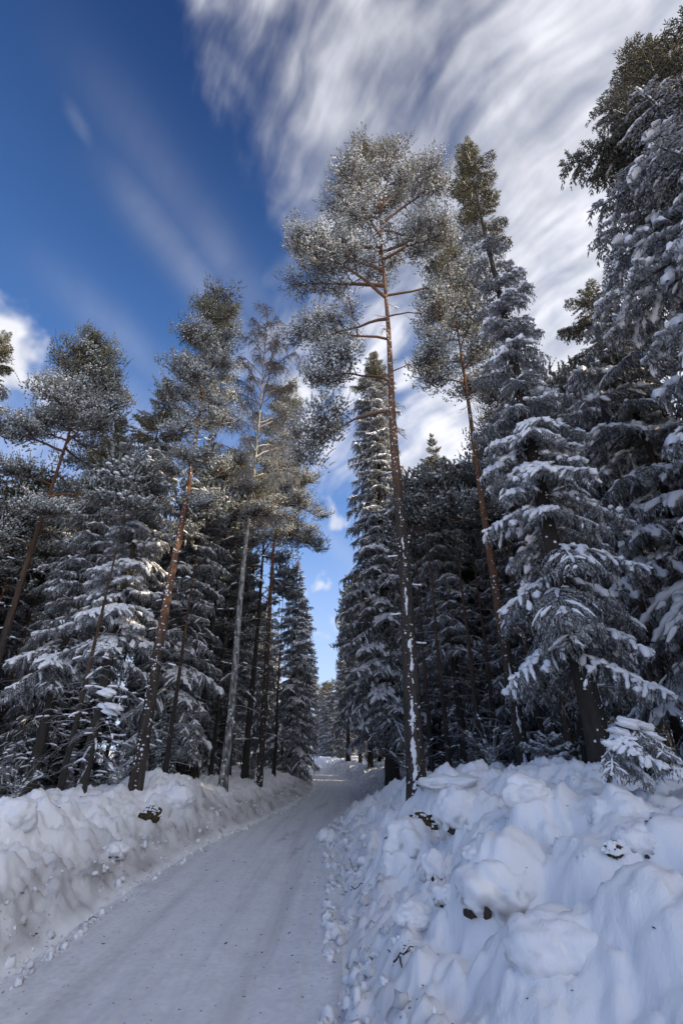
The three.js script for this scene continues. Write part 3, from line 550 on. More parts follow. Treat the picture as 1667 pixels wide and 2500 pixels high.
pads('green', 3, { n: 110, w: 0.46, h: 0.42, len: 0.08, r: 0.032, frost: 0.2, base: PINE_SUNLIT_GREEN, coat: PINEFROST, snow: 0.10 });
pads('farFrost', 2, { n: 30, w: 0.5, h: 0.36, len: 0.14, r: 0.085, frost: 0.6, base: [0.05, 0.056, 0.035], coat: PINEFROST, snow: 0.35 });
pads('farGreen', 2, { n: 28, w: 0.48, h: 0.4, len: 0.14, r: 0.08, frost: 0.2, base: PINE_SUNLIT_GREEN, coat: PINEFROST, snow: 0.1 });

// a curved limb with side branches; calls put(point, direction, t) where foliage sits
function pineLimb(mb, a, y, len, rise, R, from, o, put) {
  const dx = Math.cos(a), dz = Math.sin(a), bend = o.bend ?? 0.15, P = [], n = 7, sw = (R() - 0.5) * 0.5;
  for (let j = 0; j <= n; j++) { const t = j / n; P.push([from[0] + dx * len * t - dz * sw * len * t * t * 0.5, y + len * (rise * t - bend * t * (1 - t) * -1 - (o.sag ?? 0) * t * t) + 0.06 * len * noise(t * 3.5, a * 5), from[2] + dz * len * t + dx * sw * len * t * t * 0.5]); }
  const r = (o.r ?? 0.022 * len + 0.012), col = o.col ?? [0.17, 0.085, 0.05];
  mb.tube(P, P.map((_, j) => r * (1 - 0.8 * j / n)), 6, (t) => tone(col, [0.10, 0.07, 0.055], t));
  const k0 = o.start ?? 0.35, k = Math.max(2, Math.round(len * (o.per ?? 3.4)));
  for (let j = 0; j <= k; j++) {
    const t = Math.min(1, k0 + (1 - k0) * (j + 0.3 * R()) / k), f = t * n, i = Math.min(n - 1, Math.floor(f)), p = P[i].map((v, q) => lerp(v, P[i + 1][q], f - i));
    if (j === k) { put(p, a, R); continue; }
    const sd = j % 2 ? 1 : -1, m = (0.25 + 0.45 * R()) * Math.min(1, len * 0.5) * (1.15 - 0.5 * t) * (o.spread ?? 1), b = a + sd * (0.7 + 0.6 * R()), e = [p[0] + Math.cos(b) * m, p[1] + m * (0.15 + 0.5 * (R() - 0.35)), p[2] + Math.sin(b) * m];
    mb.tube([p, p.map((v, q) => (v + e[q]) / 2 + (q === 1 ? -0.05 * m : 0)), e], [r * 0.4, r * 0.28, r * 0.16], 4, () => [0.10, 0.07, 0.055]);
    put(e, b, R);
  }
}
function pine(name, label, group, pos, h, o) {
  const t = thing(name, label, 'pine', group), R = rng(o.seed), r0 = o.r0 ?? h * 0.0085;
  t.position.set(...pos); t.position.y -= 0.1;
  const tr = trunkGeo(h * 0.985, r0, o.bark ?? 'pine', o.seed, { lean: o.lean, sides: o.sides ?? 20, step: o.step ?? 0.25, orange: o.orange, wig: o.wig });
  meshOf('trunk', tr.geo, M.bark, t);
  const put = (kindOf) => (p, a, RR) => {
    const lib = PAD[kindOf(p, RR)], pick = lib[Math.floor(RR() * lib.length)], b = meshOf(partName(t, 'needle_cluster'), pick.g, M.needle, t), s = (o.pad ?? 1) * (0.75 + 0.5 * RR());
    b.position.set(...p); b.rotation.set(0.9 * (RR() - 0.5), -a + 0.8 * (RR() - 0.5), 0.3 + 0.9 * (RR() - 0.5), 'YZX'); b.scale.set(s, s * (0.9 + 0.3 * RR()), s);
    if (pick.s) stuff(meshOf('snow', pick.s, M.treeSnow, b));
  };
  const kind = (p, RR) => { const f = (h - p[1]) + 1.0 * (RR() - 0.5); return RR() > smoothstep(f, o.bare, o.bare + (o.fade ?? 1.8)) ? 'green' : RR() < (o.mid ?? 0.25) ? 'mid' : 'frost'; };
  for (const L of o.limbs) {   // [height, angle, length, rise, options]
    const mb = new MB(), lo = L[4] ?? {}, c = tr.path(L[0] / h);
    pineLimb(mb, L[1], L[0], L[2], L[3], R, c, lo, lo.bareLimb ? () => {} : put(kind));
    meshOf(partName(t, 'limb'), mb.geo(), M.twig, t);
    if (lo.snowy) { const sn = new MB(); for (let j = 0; j < L[2] / 0.1; j++) { const u = j * 0.1; sn.blob(c[0] + Math.cos(L[1]) * u, L[0] + u * L[3] + 0.03, c[2] + Math.sin(L[1]) * u, Math.cos(L[1]), L[3], Math.sin(L[1]), 0.09, 0.03, 0.03, j, [1, 1, 1], 0, 0.3); } stuff(meshOf('snow', sn.geo(), M.treeSnow, t)); }
  }
  if (o.dead) { const mb = new MB(), sn = new MB(); deadLimbs(mb, sn, tr, h, o.dead[0], o.dead[1], o.dead[2], o.dead[3], o.seed + 5, o.deadLook ?? {}); meshOf('dead_branches', mb.geo(), M.twig, t).userData.kind = 'stuff'; if (sn.count) meshOf('branch_snow', sn.geo(), M.treeSnow, t).userData.kind = 'stuff'; }
  if (o.fleck) meshOf('snow_flecks', flecks(tr, h, 0.2, o.fleck[1], o.fleck[0], Math.PI / 2 + (o.fleck[3] ?? 0), 1.5, o.fleck[2], o.seed + 9), M.treeSnow, t).userData.kind = 'stuff';
  if (o.strip) stuff(meshOf('snow_strip', strip(tr, h, 0.1, o.strip[0], Math.PI / 2 + o.strip[2], o.strip[1], o.seed + 11), M.treeSnow, t));
  delete t.userData.seen;
  return t;
}
// limbs for a crown filled at random between two heights
function crown(seed, y0, y1, n, reach, rise0, rise1, o = {}) {
  const R = rng(seed), out = []; let a = R() * 6.28;
  for (let k = 0; k < n; k++) { a += 2.4 + 0.6 * (R() - 0.5); const f = (k + R() * 0.8) / n; out.push([lerp(y0, y1, f), a, Math.max(0.35, reach(f) * (0.75 + 0.5 * R())), lerp(rise0, rise1, f) + 0.25 * (R() - 0.5), { start: 0.3, ...o }]); }
  return out;
}

// ------------------------------------------------------------------ the trees along the road
const PI = Math.PI;
const topOf = (pos, px, py) => heightAt(pos, py) + 0.1;
// ---- right of the road
{
  // the tall pine at the road's edge: each main limb placed by hand
  const pos = at(7.8, 10.5), h = topOf(pos, 945, 408), H = (py) => heightAt(pos, py);
  const limbs = [
    [H(990), PI + 0.15, 2.5, -0.12, { sag: 0.42, start: 0.45, r: 0.045, bend: 0.25, per: 5.2 }],
    [H(925), PI - 0.35, 2.1, -0.05, { sag: 0.3, start: 0.5, r: 0.045, bend: 0.3, per: 4.8 }],
    [H(820), PI - 0.1, 2.6, -0.02, { sag: 0.12, start: 0.35, r: 0.045, per: 3.7 }],
    [H(770), PI + 0.5, 2.2, 0.05, { start: 0.4, per: 3.4 }],
    [H(765), 0.1, 1.5, 0.0, { start: 0.75, r: 0.03, sag: 0.1, bend: 0.3 }],
    [H(715), 0.05, 3.0, 0.1, { bareLimb: true, r: 0.045, bend: 0.1 }],
    [H(900), 0.2, 1.2, 0.25, { start: 0.7, r: 0.02 }],
    [H(720), PI - 0.6, 2.4, 0.15, { start: 0.3, per: 3.7 }],
    [H(690), PI + 0.1, 2.9, 0.12, { start: 0.35, per: 3.8 }],
    [H(660), PI - 0.2, 3.0, 0.22, { start: 0.3, per: 4.0 }],
    [H(640), PI / 2 + 0.4, 1.6, 0.3, { start: 0.3, per: 4.0 }],
    [H(630), 0.35, 2.0, 0.25, { start: 0.3, per: 4.0 }],
    [H(610), 0.0, 2.3, 0.42, { start: 0.35, per: 4.0 }],
    [H(600), PI + 0.3, 2.7, 0.3, { start: 0.3, per: 4.0 }],
    [H(590), -PI / 2, 1.8, 0.3, { start: 0.3, per: 4.0 }],
    [H(575), PI * 0.75, 1.9, 0.45, { start: 0.3, per: 4.0 }],
    [H(560), -0.5, 2.1, 0.55, { start: 0.35, per: 4.0 }],
    [H(545), 0.25, 2.2, 0.62, { start: 0.4, per: 4.0 }],
    [H(530), PI + 0.2, 1.7, 0.75, { start: 0.3, per: 4.3 }],
    [H(520), PI / 2 - 0.3, 1.3, 0.7, { start: 0.3, per: 4.3 }],
    [H(505), 0.1, 1.7, 1.35, { start: 0.35, per: 4.3 }],
    [H(490), PI - 0.3, 1.3, 1.1, { start: 0.3, per: 4.5 }],
    [H(480), -PI / 2 + 0.4, 1.1, 1.0, { start: 0.3, per: 4.5 }],
    [H(470), -0.4, 1.2, 1.1, { start: 0.3, per: 4.5 }],
    [H(455), PI / 2 + 0.6, 0.9, 1.2, { start: 0.3, per: 4.8 }],
    [H(440), PI + 0.6, 0.8, 1.3, { start: 0.2, per: 4.8 }],
    [H(425), 0.4, 0.7, 1.4, { start: 0.2, per: 4.8 }],
    [H(410), PI - 0.6, 0.5, 1.5, { start: 0.1, per: 4.8 }],
    ...[1560, 1490, 1420, 1350].map((q, i) => [H(q), i % 2 ? PI : 0.1, 0.35, -0.1, { bareLimb: true, r: 0.012, snowy: true }]),
  ];
  pine('tall_pine', 'tallest frosted pine at the right road edge, snow strip down its dark lower trunk', null, pos, h, { seed: 3, r0: 0.185, limbs, bare: 0.6, fade: 3.2, mid: 0.3, pad: 0.84, orange: [0.26, 0.46], sides: 30, step: 0.12, wig: 0.05, fleck: [560, h * 0.66, 0.017, 0.2], strip: [h * 0.30, 0.045, 0.12], dead: [h * 0.3, h * 0.66, 14, 0.6, null] });
}
{
  const pos = at(26, 9.6), h = topOf(pos, 1153, 351);
  spruce('snowy_spruce', 'nearest tall spruce right of the road, bare sunlit top, thick snow on lower boughs', null, pos, h, { seed: 21, low: 2.3, gap: 0.46, whorl: 4, skip: 0.22, reach: (f, d) => Math.min(0.25 + 0.26 * d, 0.72 + 0.85 * smoothstep(f, 0.3, 0.95)), heavy: (f) => 0.75 * smoothstep(f, 0.3, 0.6), bare: 3.6, r0: 0.2, pitch: -0.1, fleck: [160, h * 0.6, 0.02], dead: [1.2, h * 0.6, 26, 1.0, { droop: 0.5, snow: 0.25 }] });
}
{
  const pos = at(18.8, 13.5), h = topOf(pos, 1087, 605), H = (py) => heightAt(pos, py);
  pine('slim_pine', 'pine with slim reddish trunk between the tallest pine and the nearest spruce', null, pos, h, { seed: 31, r0: 0.16, limbs: crown(5, H(960), h - 0.5, 22, (f) => 1.05 * Math.pow(1 - f, 0.45) + 0.15, 0.0, 1.0), bare: 1.0, fade: 2.6, mid: 0.5, orange: [0.12, 0.3], fleck: [240, h * 0.6, 0.018, 0.2], strip: [h * 0.14, 0.045, 0.15], dead: [h * 0.45, h * 0.62, 8, 0.9, {}] });
}
{
  const pos = at(5.3, 24), h = topOf(pos, 914, 861);
  spruce('broad_spruce', 'broad grey spruce behind the tallest pine, snowy boughs down to the bank', null, pos, h, { seed: 41, low: 3.2, gap: 0.46, whorl: 6, skip: 0.05, reach: (f, d) => Math.min(0.2 + 0.34 * d, 1.2 + 1.1 * f), heavy: (f) => 0.2 + 0.35 * smoothstep(f, 0.5, 0.9), bare: 1.8, side: (a, f) => 0.2 * -Math.cos(a) * f, dead: [0.8, 8, 60, 2.2, { droop: 0.3, snow: 0.8 }] });
}
{
  const pos = at(13, 21), h = topOf(pos, 1053, 1063);
  spruce('slim_spruce', 'slim dark spruce with pointed top right of the tallest pine trunk', null, pos, h, { seed: 51, low: 5.2, gap: 0.42, whorl: 5, reach: (f, d) => Math.min(0.15 + 0.28 * d, 0.9 + 0.8 * f), heavy: () => 0.12, bare: 2.2, bark: 'dark', r0: 0.17, dead: [1.0, 8, 40, 1.2, { snow: 0.3 }] });
}
{
  const pos = at(38, 13.2), h = topOf(pos, 1446, 707);
  spruce('dark_spruce', 'shaded spruce with long snowy boughs against the bright gap at right', null, pos, h, { seed: 61, low: 2.2, gap: 0.5, whorl: 4, skip: 0.14, reach: (f, d) => Math.min(0.25 + 0.42 * d, 1.5 + 0.9 * f), heavy: (f) => 0.75 * smoothstep(f, 0.1, 0.3), bare: 1.6, r0: 0.17, pitch: -0.05, side: (a, f) => 0.3 * -Math.cos(a) });
}
{
  const pos = at(53.4, 9.9), h = topOf(pos, 1520, 108) - 1.9;
  spruce('big_spruce', 'huge dense spruce filling the right edge of the picture', null, pos, h, { seed: 71, low: 1.0, gap: 0.42, whorl: 6, skip: 0.03, reach: (f, d) => Math.min(0.75 + 0.5 * d, 2.15 + 0.1 * f), heavy: (f) => 0.2 + 0.6 * smoothstep(f, 0.25, 0.5), bare: 2.2, r0: 0.27, side: (a, f) => 0.12 * Math.sin(a * 2) });
}
{
  const pos = at(58.5, 13), h = topOf(pos, 1655, 150) - 3.8;
  spruce('tall_spruce', 'second tall spruce tip beside the huge spruce at the right edge', null, pos, h, { seed: 81, low: 3, gap: 0.55, whorl: 5, skip: 0.1, reach: (f, d) => Math.min(0.5 + 0.5 * d, 2.6), heavy: (f) => 0.3, bare: 3.0, r0: 0.24 });
}
{
  const pos = at(23.5, 15.5), h = topOf(pos, 1180, 930), H = (py) => heightAt(pos, py);
  pine('yellow_pine', 'pine with yellowish sunlit trunk seen through the nearest spruce', null, pos, h, { seed: 91, r0: 0.14, limbs: crown(15, h * 0.62, h - 0.4, 16, (f) => 1.5 * Math.pow(1 - f, 0.5) + 0.2, 0, 0.9), bare: 1.5, orange: [0.05, 0.3], fleck: [90, h * 0.5, 0.018], dead: [h * 0.3, h * 0.6, 14, 1.0, { snow: 0.4 }] });
}
// small young spruces
{
  const pos = at(21.5, 12.6);
  spruce('young_spruce', 'small snow-laden spruce between trunks behind the right snowbank', null, pos, heightAt(pos, 1775) + 0.1, { seed: 101, low: 0.15, gap: 0.22, whorl: 6, reach: (f) => 0.18 + 0.75 * f, heavy: () => 1, bare: -2, r0: 0.035 });
  const p2 = at(35.5, 17);
  spruce('young_spruce', 'tiny snowy spruce far right among the dark trunks', null, p2, 1.5, { seed: 103, low: 0.15, gap: 0.2, whorl: 6, reach: (f) => 0.15 + 0.6 * f, heavy: () => 0.6, bare: -2, r0: 0.03 });
}
// ---- left of the road
{
  const pos = at(-20.7, 14), h = topOf(pos, 537, 735), H = (py) => heightAt(pos, py);
  pine('red_pine', 'tall pine left of the road, reddish trunk and full crown with sunlit top', null, pos, h, { seed: 111, r0: 0.165, limbs: [...crown(25, H(1035), h - 0.35, 34, (f) => (f < 0.12 ? 0.6 : 0.95 * Math.pow(1 - f, 0.42)) + 0.14, 0.0, 1.1), ...crown(27, H(1260), H(1060), 9, () => 1.0, -0.1, 0.1, { start: 0.75, r: 0.02, sag: 0.2 })], bare: 1.7, fade: 2.6, mid: 0.45, pad: 0.82, orange: [0.14, 0.34], fleck: [420, h * 0.62, 0.022, 0], dead: [1.0, h * 0.66, 34, 0.9, { droop: 0.3, snow: 0.7 }], sides: 24, step: 0.15 });
}
{
  const pos = at(-35.2, 18), h = topOf(pos, 245, 838), H = (py) => heightAt(pos, py);
  pine('wide_pine', 'pine at far left with broad airy crown and trunk running down out of the picture', null, pos, h, { seed: 121, r0: 0.16, limbs: [...crown(35, H(1100), h - 0.4, 30, (f) => 1.5 * Math.pow(1 - f, 0.6) + 0.15, -0.05, 0.8), ...crown(36, H(1330), H(1130), 7, () => 1.5, -0.1, 0.1, { start: 0.6, sag: 0.2 })], bare: 1.2, fade: 2.4, mid: 0.45, bark: 'pine', orange: [0.2, 0.7], dead: [1.5, h * 0.55, 26, 1.3, { snow: 0.6 }] });
}
{
  const pos = at(-25.5, 15.6), h = topOf(pos, 409, 935);
  spruce('laden_spruce', 'spruce left of the road with heavy snow shelves on its lower boughs', null, pos, h, { seed: 131, low: 3.8, gap: 0.36, whorl: 5, skip: 0.12, reach: (f, d) => Math.min(0.25 + 0.3 * d, 0.75 + 0.7 * f), heavy: (f) => 0.1 + 0.8 * smoothstep(f, 0.45, 0.65), bare: 1.7, r0: 0.15, dead: [0.5, 4, 26, 1.5, { snow: 0.6 }] });
}
{
  const pos = at(-29.8, 17), h = topOf(pos, 309, 1024);
  spruce('dim_spruce', 'spruce just behind the snow-shelved one, left of the road', null, pos, h, { seed: 141, low: 3.6, gap: 0.4, whorl: 5, reach: (f, d) => Math.min(0.25 + 0.3 * d, 0.75 + 0.7 * f), heavy: (f) => 0.25, bare: 1.6, dead: [0.8, 6, 40, 1.4, { snow: 0.3, droop: 0.5 }] });
}
{
  const pos = at(-44.5, 20), h = topOf(pos, 16, 818);
  spruce('edge_spruce', 'pointed spruce cut off by the left picture edge', null, pos, h, { seed: 151, low: 1.5, gap: 0.42, whorl: 5, reach: (f, d) => Math.min(0.25 + 0.3 * d, 1.0 + 0.9 * f), heavy: () => 0.3, bare: 2.6 });
}
{
  const pos = at(-18.5, 18), h = topOf(pos, 516, 1063);
  spruce('thin_spruce', 'narrow spruce whose tip shows right of the red pine trunk', null, pos, h, { seed: 161, low: 1.4, gap: 0.4, whorl: 5, reach: (f, d) => Math.min(0.2 + 0.3 * d, 0.9 + 0.8 * f), heavy: () => 0.25, bare: 1.6, bark: 'dark', dead: [0.8, 6, 30, 1.3, { snow: 0.5, droop: 0.5 }] });
}
{
  const pos = at(-15.2, 18.5), h = topOf(pos, 556, 1130), H = (py) => heightAt(pos, py);
  pine('dark_pine', 'small-crowned pine with straight dark trunk left of the birch', null, pos, h, { seed: 171, r0: 0.15, bark: 'dark', limbs: crown(45, h * 0.7, h - 0.3, 18, (f) => 1.3 * Math.pow(1 - f, 0.5) + 0.2, 0, 0.9), bare: 0.8, orange: [0.4, 0.9], dead: [2, h * 0.7, 26, 1.0, { snow: 0.6 }] });
}
{
  const pos = at(-8.7, 22), h = topOf(pos, 695, 940), H = (py) => heightAt(pos, py);
  pine('drooping_pine', 'frosted pine right of the birch with boughs hanging out over the road', null, pos, h, { seed: 181, r0: 0.14, limbs: [...crown(55, H(1290), h - 0.3, 38, (f) => 1.25 * Math.pow(1 - f, 0.45) + 0.2, -0.15, 0.9, { sag: 0.1 }), [H(1230), 0.1, 2.2, -0.05, { sag: 0.3, start: 0.3, per: 5 }], [H(1290), -0.2, 2.2, -0.1, { sag: 0.35, start: 0.5, per: 5 }], [H(1180), 0.5, 1.9, 0, { sag: 0.25, start: 0.3, per: 5 }]], bare: 1.3, fade: 2.6, mid: 0.6, pad: 0.8, orange: [0.15, 0.5], fleck: [140, h * 0.4, 0.02], strip: [1.6, 0.05, 0.6], dead: [1.6, h * 0.55, 24, 1.0, { snow: 0.7 }] });
}
{
  const pos = at(-10.1, 22.8), h = topOf(pos, 650, 1090);
  pine('twin_pine', 'darker trunk close beside the drooping frosted pine', null, pos, h, { seed: 191, r0: 0.15, bark: 'dark', limbs: crown(65, h * 0.55, h - 0.3, 16, (f) => 1.2 * Math.pow(1 - f, 0.5) + 0.2, 0, 0.8), bare: -1, mid: 0.4, orange: [0.3, 0.9], dead: [1.6, h * 0.5, 14, 0.9, { snow: 0.7 }] });
}
{
  const pos = at(-5.6, 31), h = topOf(pos, 733, 1371);
  spruce('roadside_spruce', 'feathery pointed spruce at the left side of the sky gap over the road', null, pos, h, { seed: 201, low: 0.6, gap: 0.4, whorl: 5, reach: (f, d) => Math.min(0.2 + 0.24 * d, 0.8 + 1.0 * f), heavy: () => 0.4, bare: -1 });
}
// the birch: white trunk, rising limbs, hanging twigs
{
  const pos = at(-12.3, 18), h = topOf(pos, 664, 757), t = thing('birch', 'bare birch with white trunk and fine hanging twigs, left of the road', 'birch'), R = rng(211), r0 = 0.15;
  t.position.set(...pos); t.position.y -= 0.1;
  const tr = trunkGeo(h * 0.97, r0, 'birch', 7, { sides: 22, step: 0.12, wig: 0.1 });
  meshOf('trunk', tr.geo, M.birch, t);
  let a0 = 0; const n = 54;
  for (let k = 0; k < n; k++) {
    const f = (k + R()) / n, y = lerp(h * 0.43, h * 0.96, f), len = (2.5 * Math.pow(1 - f, 0.5) + 0.45) * (0.7 + 0.5 * R()), rise = 0.55 + 0.9 * f, frosty = 1 - smoothstep(f, 0.25, 0.55), mb = new MB(), tb = new MB(); a0 += 2.4 + R() * 0.6;
    const dx = Math.cos(a0), dz = Math.sin(a0), c = tr.path(y / h), P = lin(0, 1, 8).map((q) => [c[0] + dx * len * q * (1 - 0.25 * q), y + len * (rise * q - 0.55 * q * q * q) + 0.05 * len * noise(q * 3, k), c[2] + dz * len * q * (1 - 0.25 * q) + 0.08 * len * noise(q * 3, k, 4)]);
    const col = tone([0.085, 0.06, 0.055], FROST, 0.15 + 0.6 * frosty), tc = () => tone([0.045, 0.04, 0.047], FROST, (0.03 + 0.42 * frosty) * (0.6 + 0.6 * R()));
    mb.tube(P, P.map((_, j) => 0.022 * len / 2 * (1.2 - j / 8) + 0.005), 5, () => col);
    const m = Math.round(len * 17);
    for (let j = 0; j < m; j++) {
      const u = 0.2 + 0.8 * (j + R()) / m, q = Math.min(7.99, u * 8), i = Math.floor(q), p = P[i].map((v, e) => lerp(v, P[i + 1][e], q - i)), b = a0 + (R() - 0.5) * 2.4, l = 0.4 + 0.85 * R(), ex = Math.cos(b), ez = Math.sin(b), drop = 0.15 + 0.8 * R() * (1 - 0.4 * f), cc = tc();
      const Q = [0, 0.33, 0.66, 1].map((w) => [p[0] + ex * l * 0.6 * w * (1 - 0.3 * w), p[1] + l * (0.25 * w - drop * w * w), p[2] + ez * l * 0.6 * w * (1 - 0.3 * w)]);
      tb.tube(Q, [0.010, 0.009, 0.0075, 0.006], 3, () => cc);
      for (let g = 0; g < 3; g++) { const w = 0.25 + 0.7 * R(), gi = Math.min(2, Math.floor(w * 3)), gp = Q[gi].map((v, e) => lerp(v, Q[gi + 1][e], w * 3 - gi)), gl = 0.16 + 0.34 * R(), gb = R() * 6.28; tb.tube([gp, [gp[0] + Math.cos(gb) * gl * 0.4, gp[1] - gl * 0.35, gp[2] + Math.sin(gb) * gl * 0.4], [gp[0] + Math.cos(gb) * gl * 0.55, gp[1] - gl, gp[2] + Math.sin(gb) * gl * 0.55]], [0.0075, 0.0065, 0.005], 3, () => cc); }
    }
    const lm = meshOf(partName(t, 'limb'), mb.geo(), M.twig, t);
    meshOf('twigs', tb.geo(), M.twig, lm).userData.kind = 'stuff';
  }
  const mb = new MB(), sn = new MB(); deadLimbs(mb, sn, tr, h, 2, h * 0.55, 26, 1.3, 17, { snow: 0.35, droop: 0.5, thick: 0.9 });
  meshOf('dead_branches', mb.geo(), M.twig, t).userData.kind = 'stuff'; meshOf('branch_snow', sn.geo(), M.treeSnow, t).userData.kind = 'stuff';
  meshOf('snow_flecks', flecks(tr, h, 0.2, h * 0.5, 150, PI / 2, 1.6, 0.03, 23), M.treeSnow, t).userData.kind = 'stuff';
  delete t.userData.seen;
}
// a dead young spruce behind the left bank
{
  const pos = at(-25.2, 12.8), h = 3.4, t = thing('dead_spruce', 'leafless young spruce with drooping white twigs and a snow cap, behind the left snowbank', 'dead tree');
  t.position.set(...pos);
  const tr = trunkGeo(h, 0.05, 'spruce', 5, { sides: 8 }); meshOf('trunk', tr.geo, M.bark, t);
  const mb = new MB(), sn = new MB(); deadLimbs(mb, sn, tr, h, 0.3, h * 0.95, 20, 1.0, 31, { droop: 0.6, up: 0.4, subs: 8, snow: 0.5, thick: 0.8 });
  meshOf('branches', mb.geo(), M.twig, t); stuff(meshOf('branch_snow', sn.geo(), M.treeSnow, t));
  const cap = new MB(), R = rng(5); for (let k = 0; k < 9; k++) cap.blob(0.3 + 0.45 * (R() - 0.5), 1.75 + 0.55 * (R() - 0.3) * (k % 2), 0.3 + 0.3 * (R() - 0.5), 0.9, -0.3, 0.2, 0.2, 0.07, 0.13, k * 3, [1, 1, 1], 1, 0.3);
  meshOf('snow_cap', cap.geo(), M.treeSnow, t);
}

// ------------------------------------------------------------------ the forest behind: a few trees of each kind, copied
function farSpruce(seed, h, w, low) {
  const R = rng(seed), g = new THREE.Group(), nd = new MB(), sn = new MB(), e = new THREE.Euler(), q = new THREE.Quaternion(), m = new THREE.Matrix4();
  const tr = trunkGeo(h, h * 0.011 + 0.01, 'dark', seed, { sides: 8, step: 0.8 });
  meshOf('trunk', tr.geo, M.bark, g);
  let y = low, a = 0;
  while (y < h - 0.15) {
    const d = h - y, f = d / (h - low), reach = Math.min(0.2 + 0.3 * d, w * (0.55 + 0.45 * f));
    for (let k = 0; k < 5; k++) {
      a += 2.4 + 0.5 * (R() - 0.5); if (R() < 0.1) continue;
      const lib = BOUGH[d < 1.6 + R() ? 'farGreen' : 'farFrost'], b = lib[Math.floor(R() * lib.length)], s = reach * (0.7 + 0.6 * R()) / b.L;
      q.setFromEuler(e.set(0.25 * (R() - 0.5), -a, lerp(-0.06, -0.4, d / h) + 1.1 * Math.exp(-d / 1.2) + 0.2 * (R() - 0.5), 'YZX'));
      m.compose(V3(0, y + 0.3 * (R() - 0.5), 0), q, V3(s, s, s));
      const k2 = 0.7 + 0.5 * R(); nd.add(b.nd, m, [k2, k2, k2]); if (b.sn.count && R() < 0.85) sn.add(b.sn, m, [1, 1, 1]);
    }
    y += 0.52 * lerp(0.6, 1, Math.min(1, f * 2)) * (0.8 + 0.4 * R());
  }
  deadLimbs(nd, null, tr, h, 0.5, low + 2, 22, 1.3, seed + 3, { droop: 0.4, subs: 3, thick: 1.6 });
  stuff(meshOf('crown', nd.geo(), M.needle, g)); stuff(meshOf('snow', sn.geo(), M.treeSnow, g));
  return g;
}
function farPine(seed, h, w, from = 0.58, limbs = 26, bark = 'pine', tip = 1.3) {
  const R = rng(seed), g = new THREE.Group(), nd = new MB(), sn = new MB(), e = new THREE.Euler(), q = new THREE.Quaternion(), m = new THREE.Matrix4();
  const tr = trunkGeo(h * 0.98, h * 0.0085, bark, seed, { sides: 8, step: 0.7, orange: [0.15, 0.45] });
  meshOf('trunk', tr.geo, M.bark, g);
  for (const L of crown(seed + 1, h * from, h - 0.3, limbs, (f) => w * Math.pow(1 - f, 0.45) + 0.2, -0.05, 0.9)) pineLimb(nd, L[1], L[0], L[2], L[3], R, tr.path(L[0] / h), { start: 0.3, per: 3 }, (p, a) => {
    const d = h - p[1], lib = PAD[d < tip + R() ? 'farGreen' : 'farFrost'], b = lib[Math.floor(R() * lib.length)], s = 0.8 + 0.5 * R();
    q.setFromEuler(e.set(0.5 * (R() - 0.5), -a, 0.15 + 0.4 * (R() - 0.5), 'YZX')); m.compose(V3(...p), q, V3(s, s, s)); const k2 = 0.75 + 0.5 * R(); nd.add(b.nd, m, [k2, k2, k2]); sn.add(b.sn, m, [1, 1, 1]);
  });
  deadLimbs(nd, null, tr, h, 1.5, h * 0.6, 24, 1.1, seed + 3, { droop: 0.2, subs: 3, thick: 1.5 });
  stuff(meshOf('crown', nd.geo(), M.needle, g)); stuff(meshOf('snow', sn.geo(), M.treeSnow, g));
  return g;
}
const KINDS = [farSpruce(301, 13, 1.5, 1.2), farSpruce(302, 14, 1.3, 2.6), farSpruce(303, 11, 1.35, 0.5), farSpruce(304, 15, 1.6, 4.0), farPine(311, 15, 1.2), farPine(312, 16, 1.35), farPine(313, 14, 0.75, 0.80, 12, 'dark', -1), farPine(314, 15, 0.6, 0.84, 10, 'dark', -1)];
const KH = [13, 14, 11, 15, 15, 16, 14, 15];
const standing = [];
scene.traverse((o) => { if (o.parent === scene && o.isGroup) standing.push([o.position.x, o.position.z, 1.5]); });
function stand(x, z, kind, h, name, label, category, group) {
  const g = KINDS[kind].clone(), s = h / KH[kind], R = rng(Math.round(x * 91 + z * 37));
  g.name = numbered(name); tag(g, label, category, group);
  g.position.set(x, floorH(x, z) - 0.15, z); g.rotation.y = R() * 6.28; g.scale.set(s * (0.9 + 0.25 * R()), s, s * (0.9 + 0.25 * R()));
  scene.add(g); standing.push([x, z, 1]);
}
// how high the far trees may reach, by direction
const SKYLINE = [[-70, 28], [-46, 30], [-40, 26], [-30, 25], [-22, 24.5], [-16, 23], [-11, 21], [-7, 16], [-4.5, 11], [-2.5, 8], [-1, 8.5], [1.5, 12], [4, 18], [7, 24], [11, 27], [16, 30], [22, 33], [30, 36], [45, 42], [70, 48], [180, 55]];
function skyline(az) { let i = 0; while (i < SKYLINE.length - 2 && az > SKYLINE[i + 1][0]) i++; const a = SKYLINE[i], b = SKYLINE[i + 1]; return lerp(a[1], b[1], clamp((az - a[0]) / (b[0] - a[0]), 0, 1)); }
const PLACES = [[-39, 'at the far left behind the wide pine'], [-31, 'between the wide pine and the dim spruce'], [-23.5, 'behind the snow-shelved spruce on the left'], [-19.5, 'behind the red pine'], [-13.5, 'between the red pine and the birch'], [-9.5, 'behind the birch'], [-4.5, 'left of the road, past the drooping pine'], [1.5, 'where the road bends away'], [4.5, 'right of the sky gap over the road'], [7, 'behind the broad spruce'], [10.5, 'behind the tallest pine'], [15, 'around the slim dark spruce'], [20.5, 'behind the slim reddish pine'], [28, 'behind the nearest spruce'], [36, 'right of the nearest spruce'], [44, 'behind the shaded spruce'], [58, 'behind the huge spruce'], [999, 'out of view past the right edge, shading the road']];
const placeName = (az) => PLACES.find(([a]) => az < a)[1];
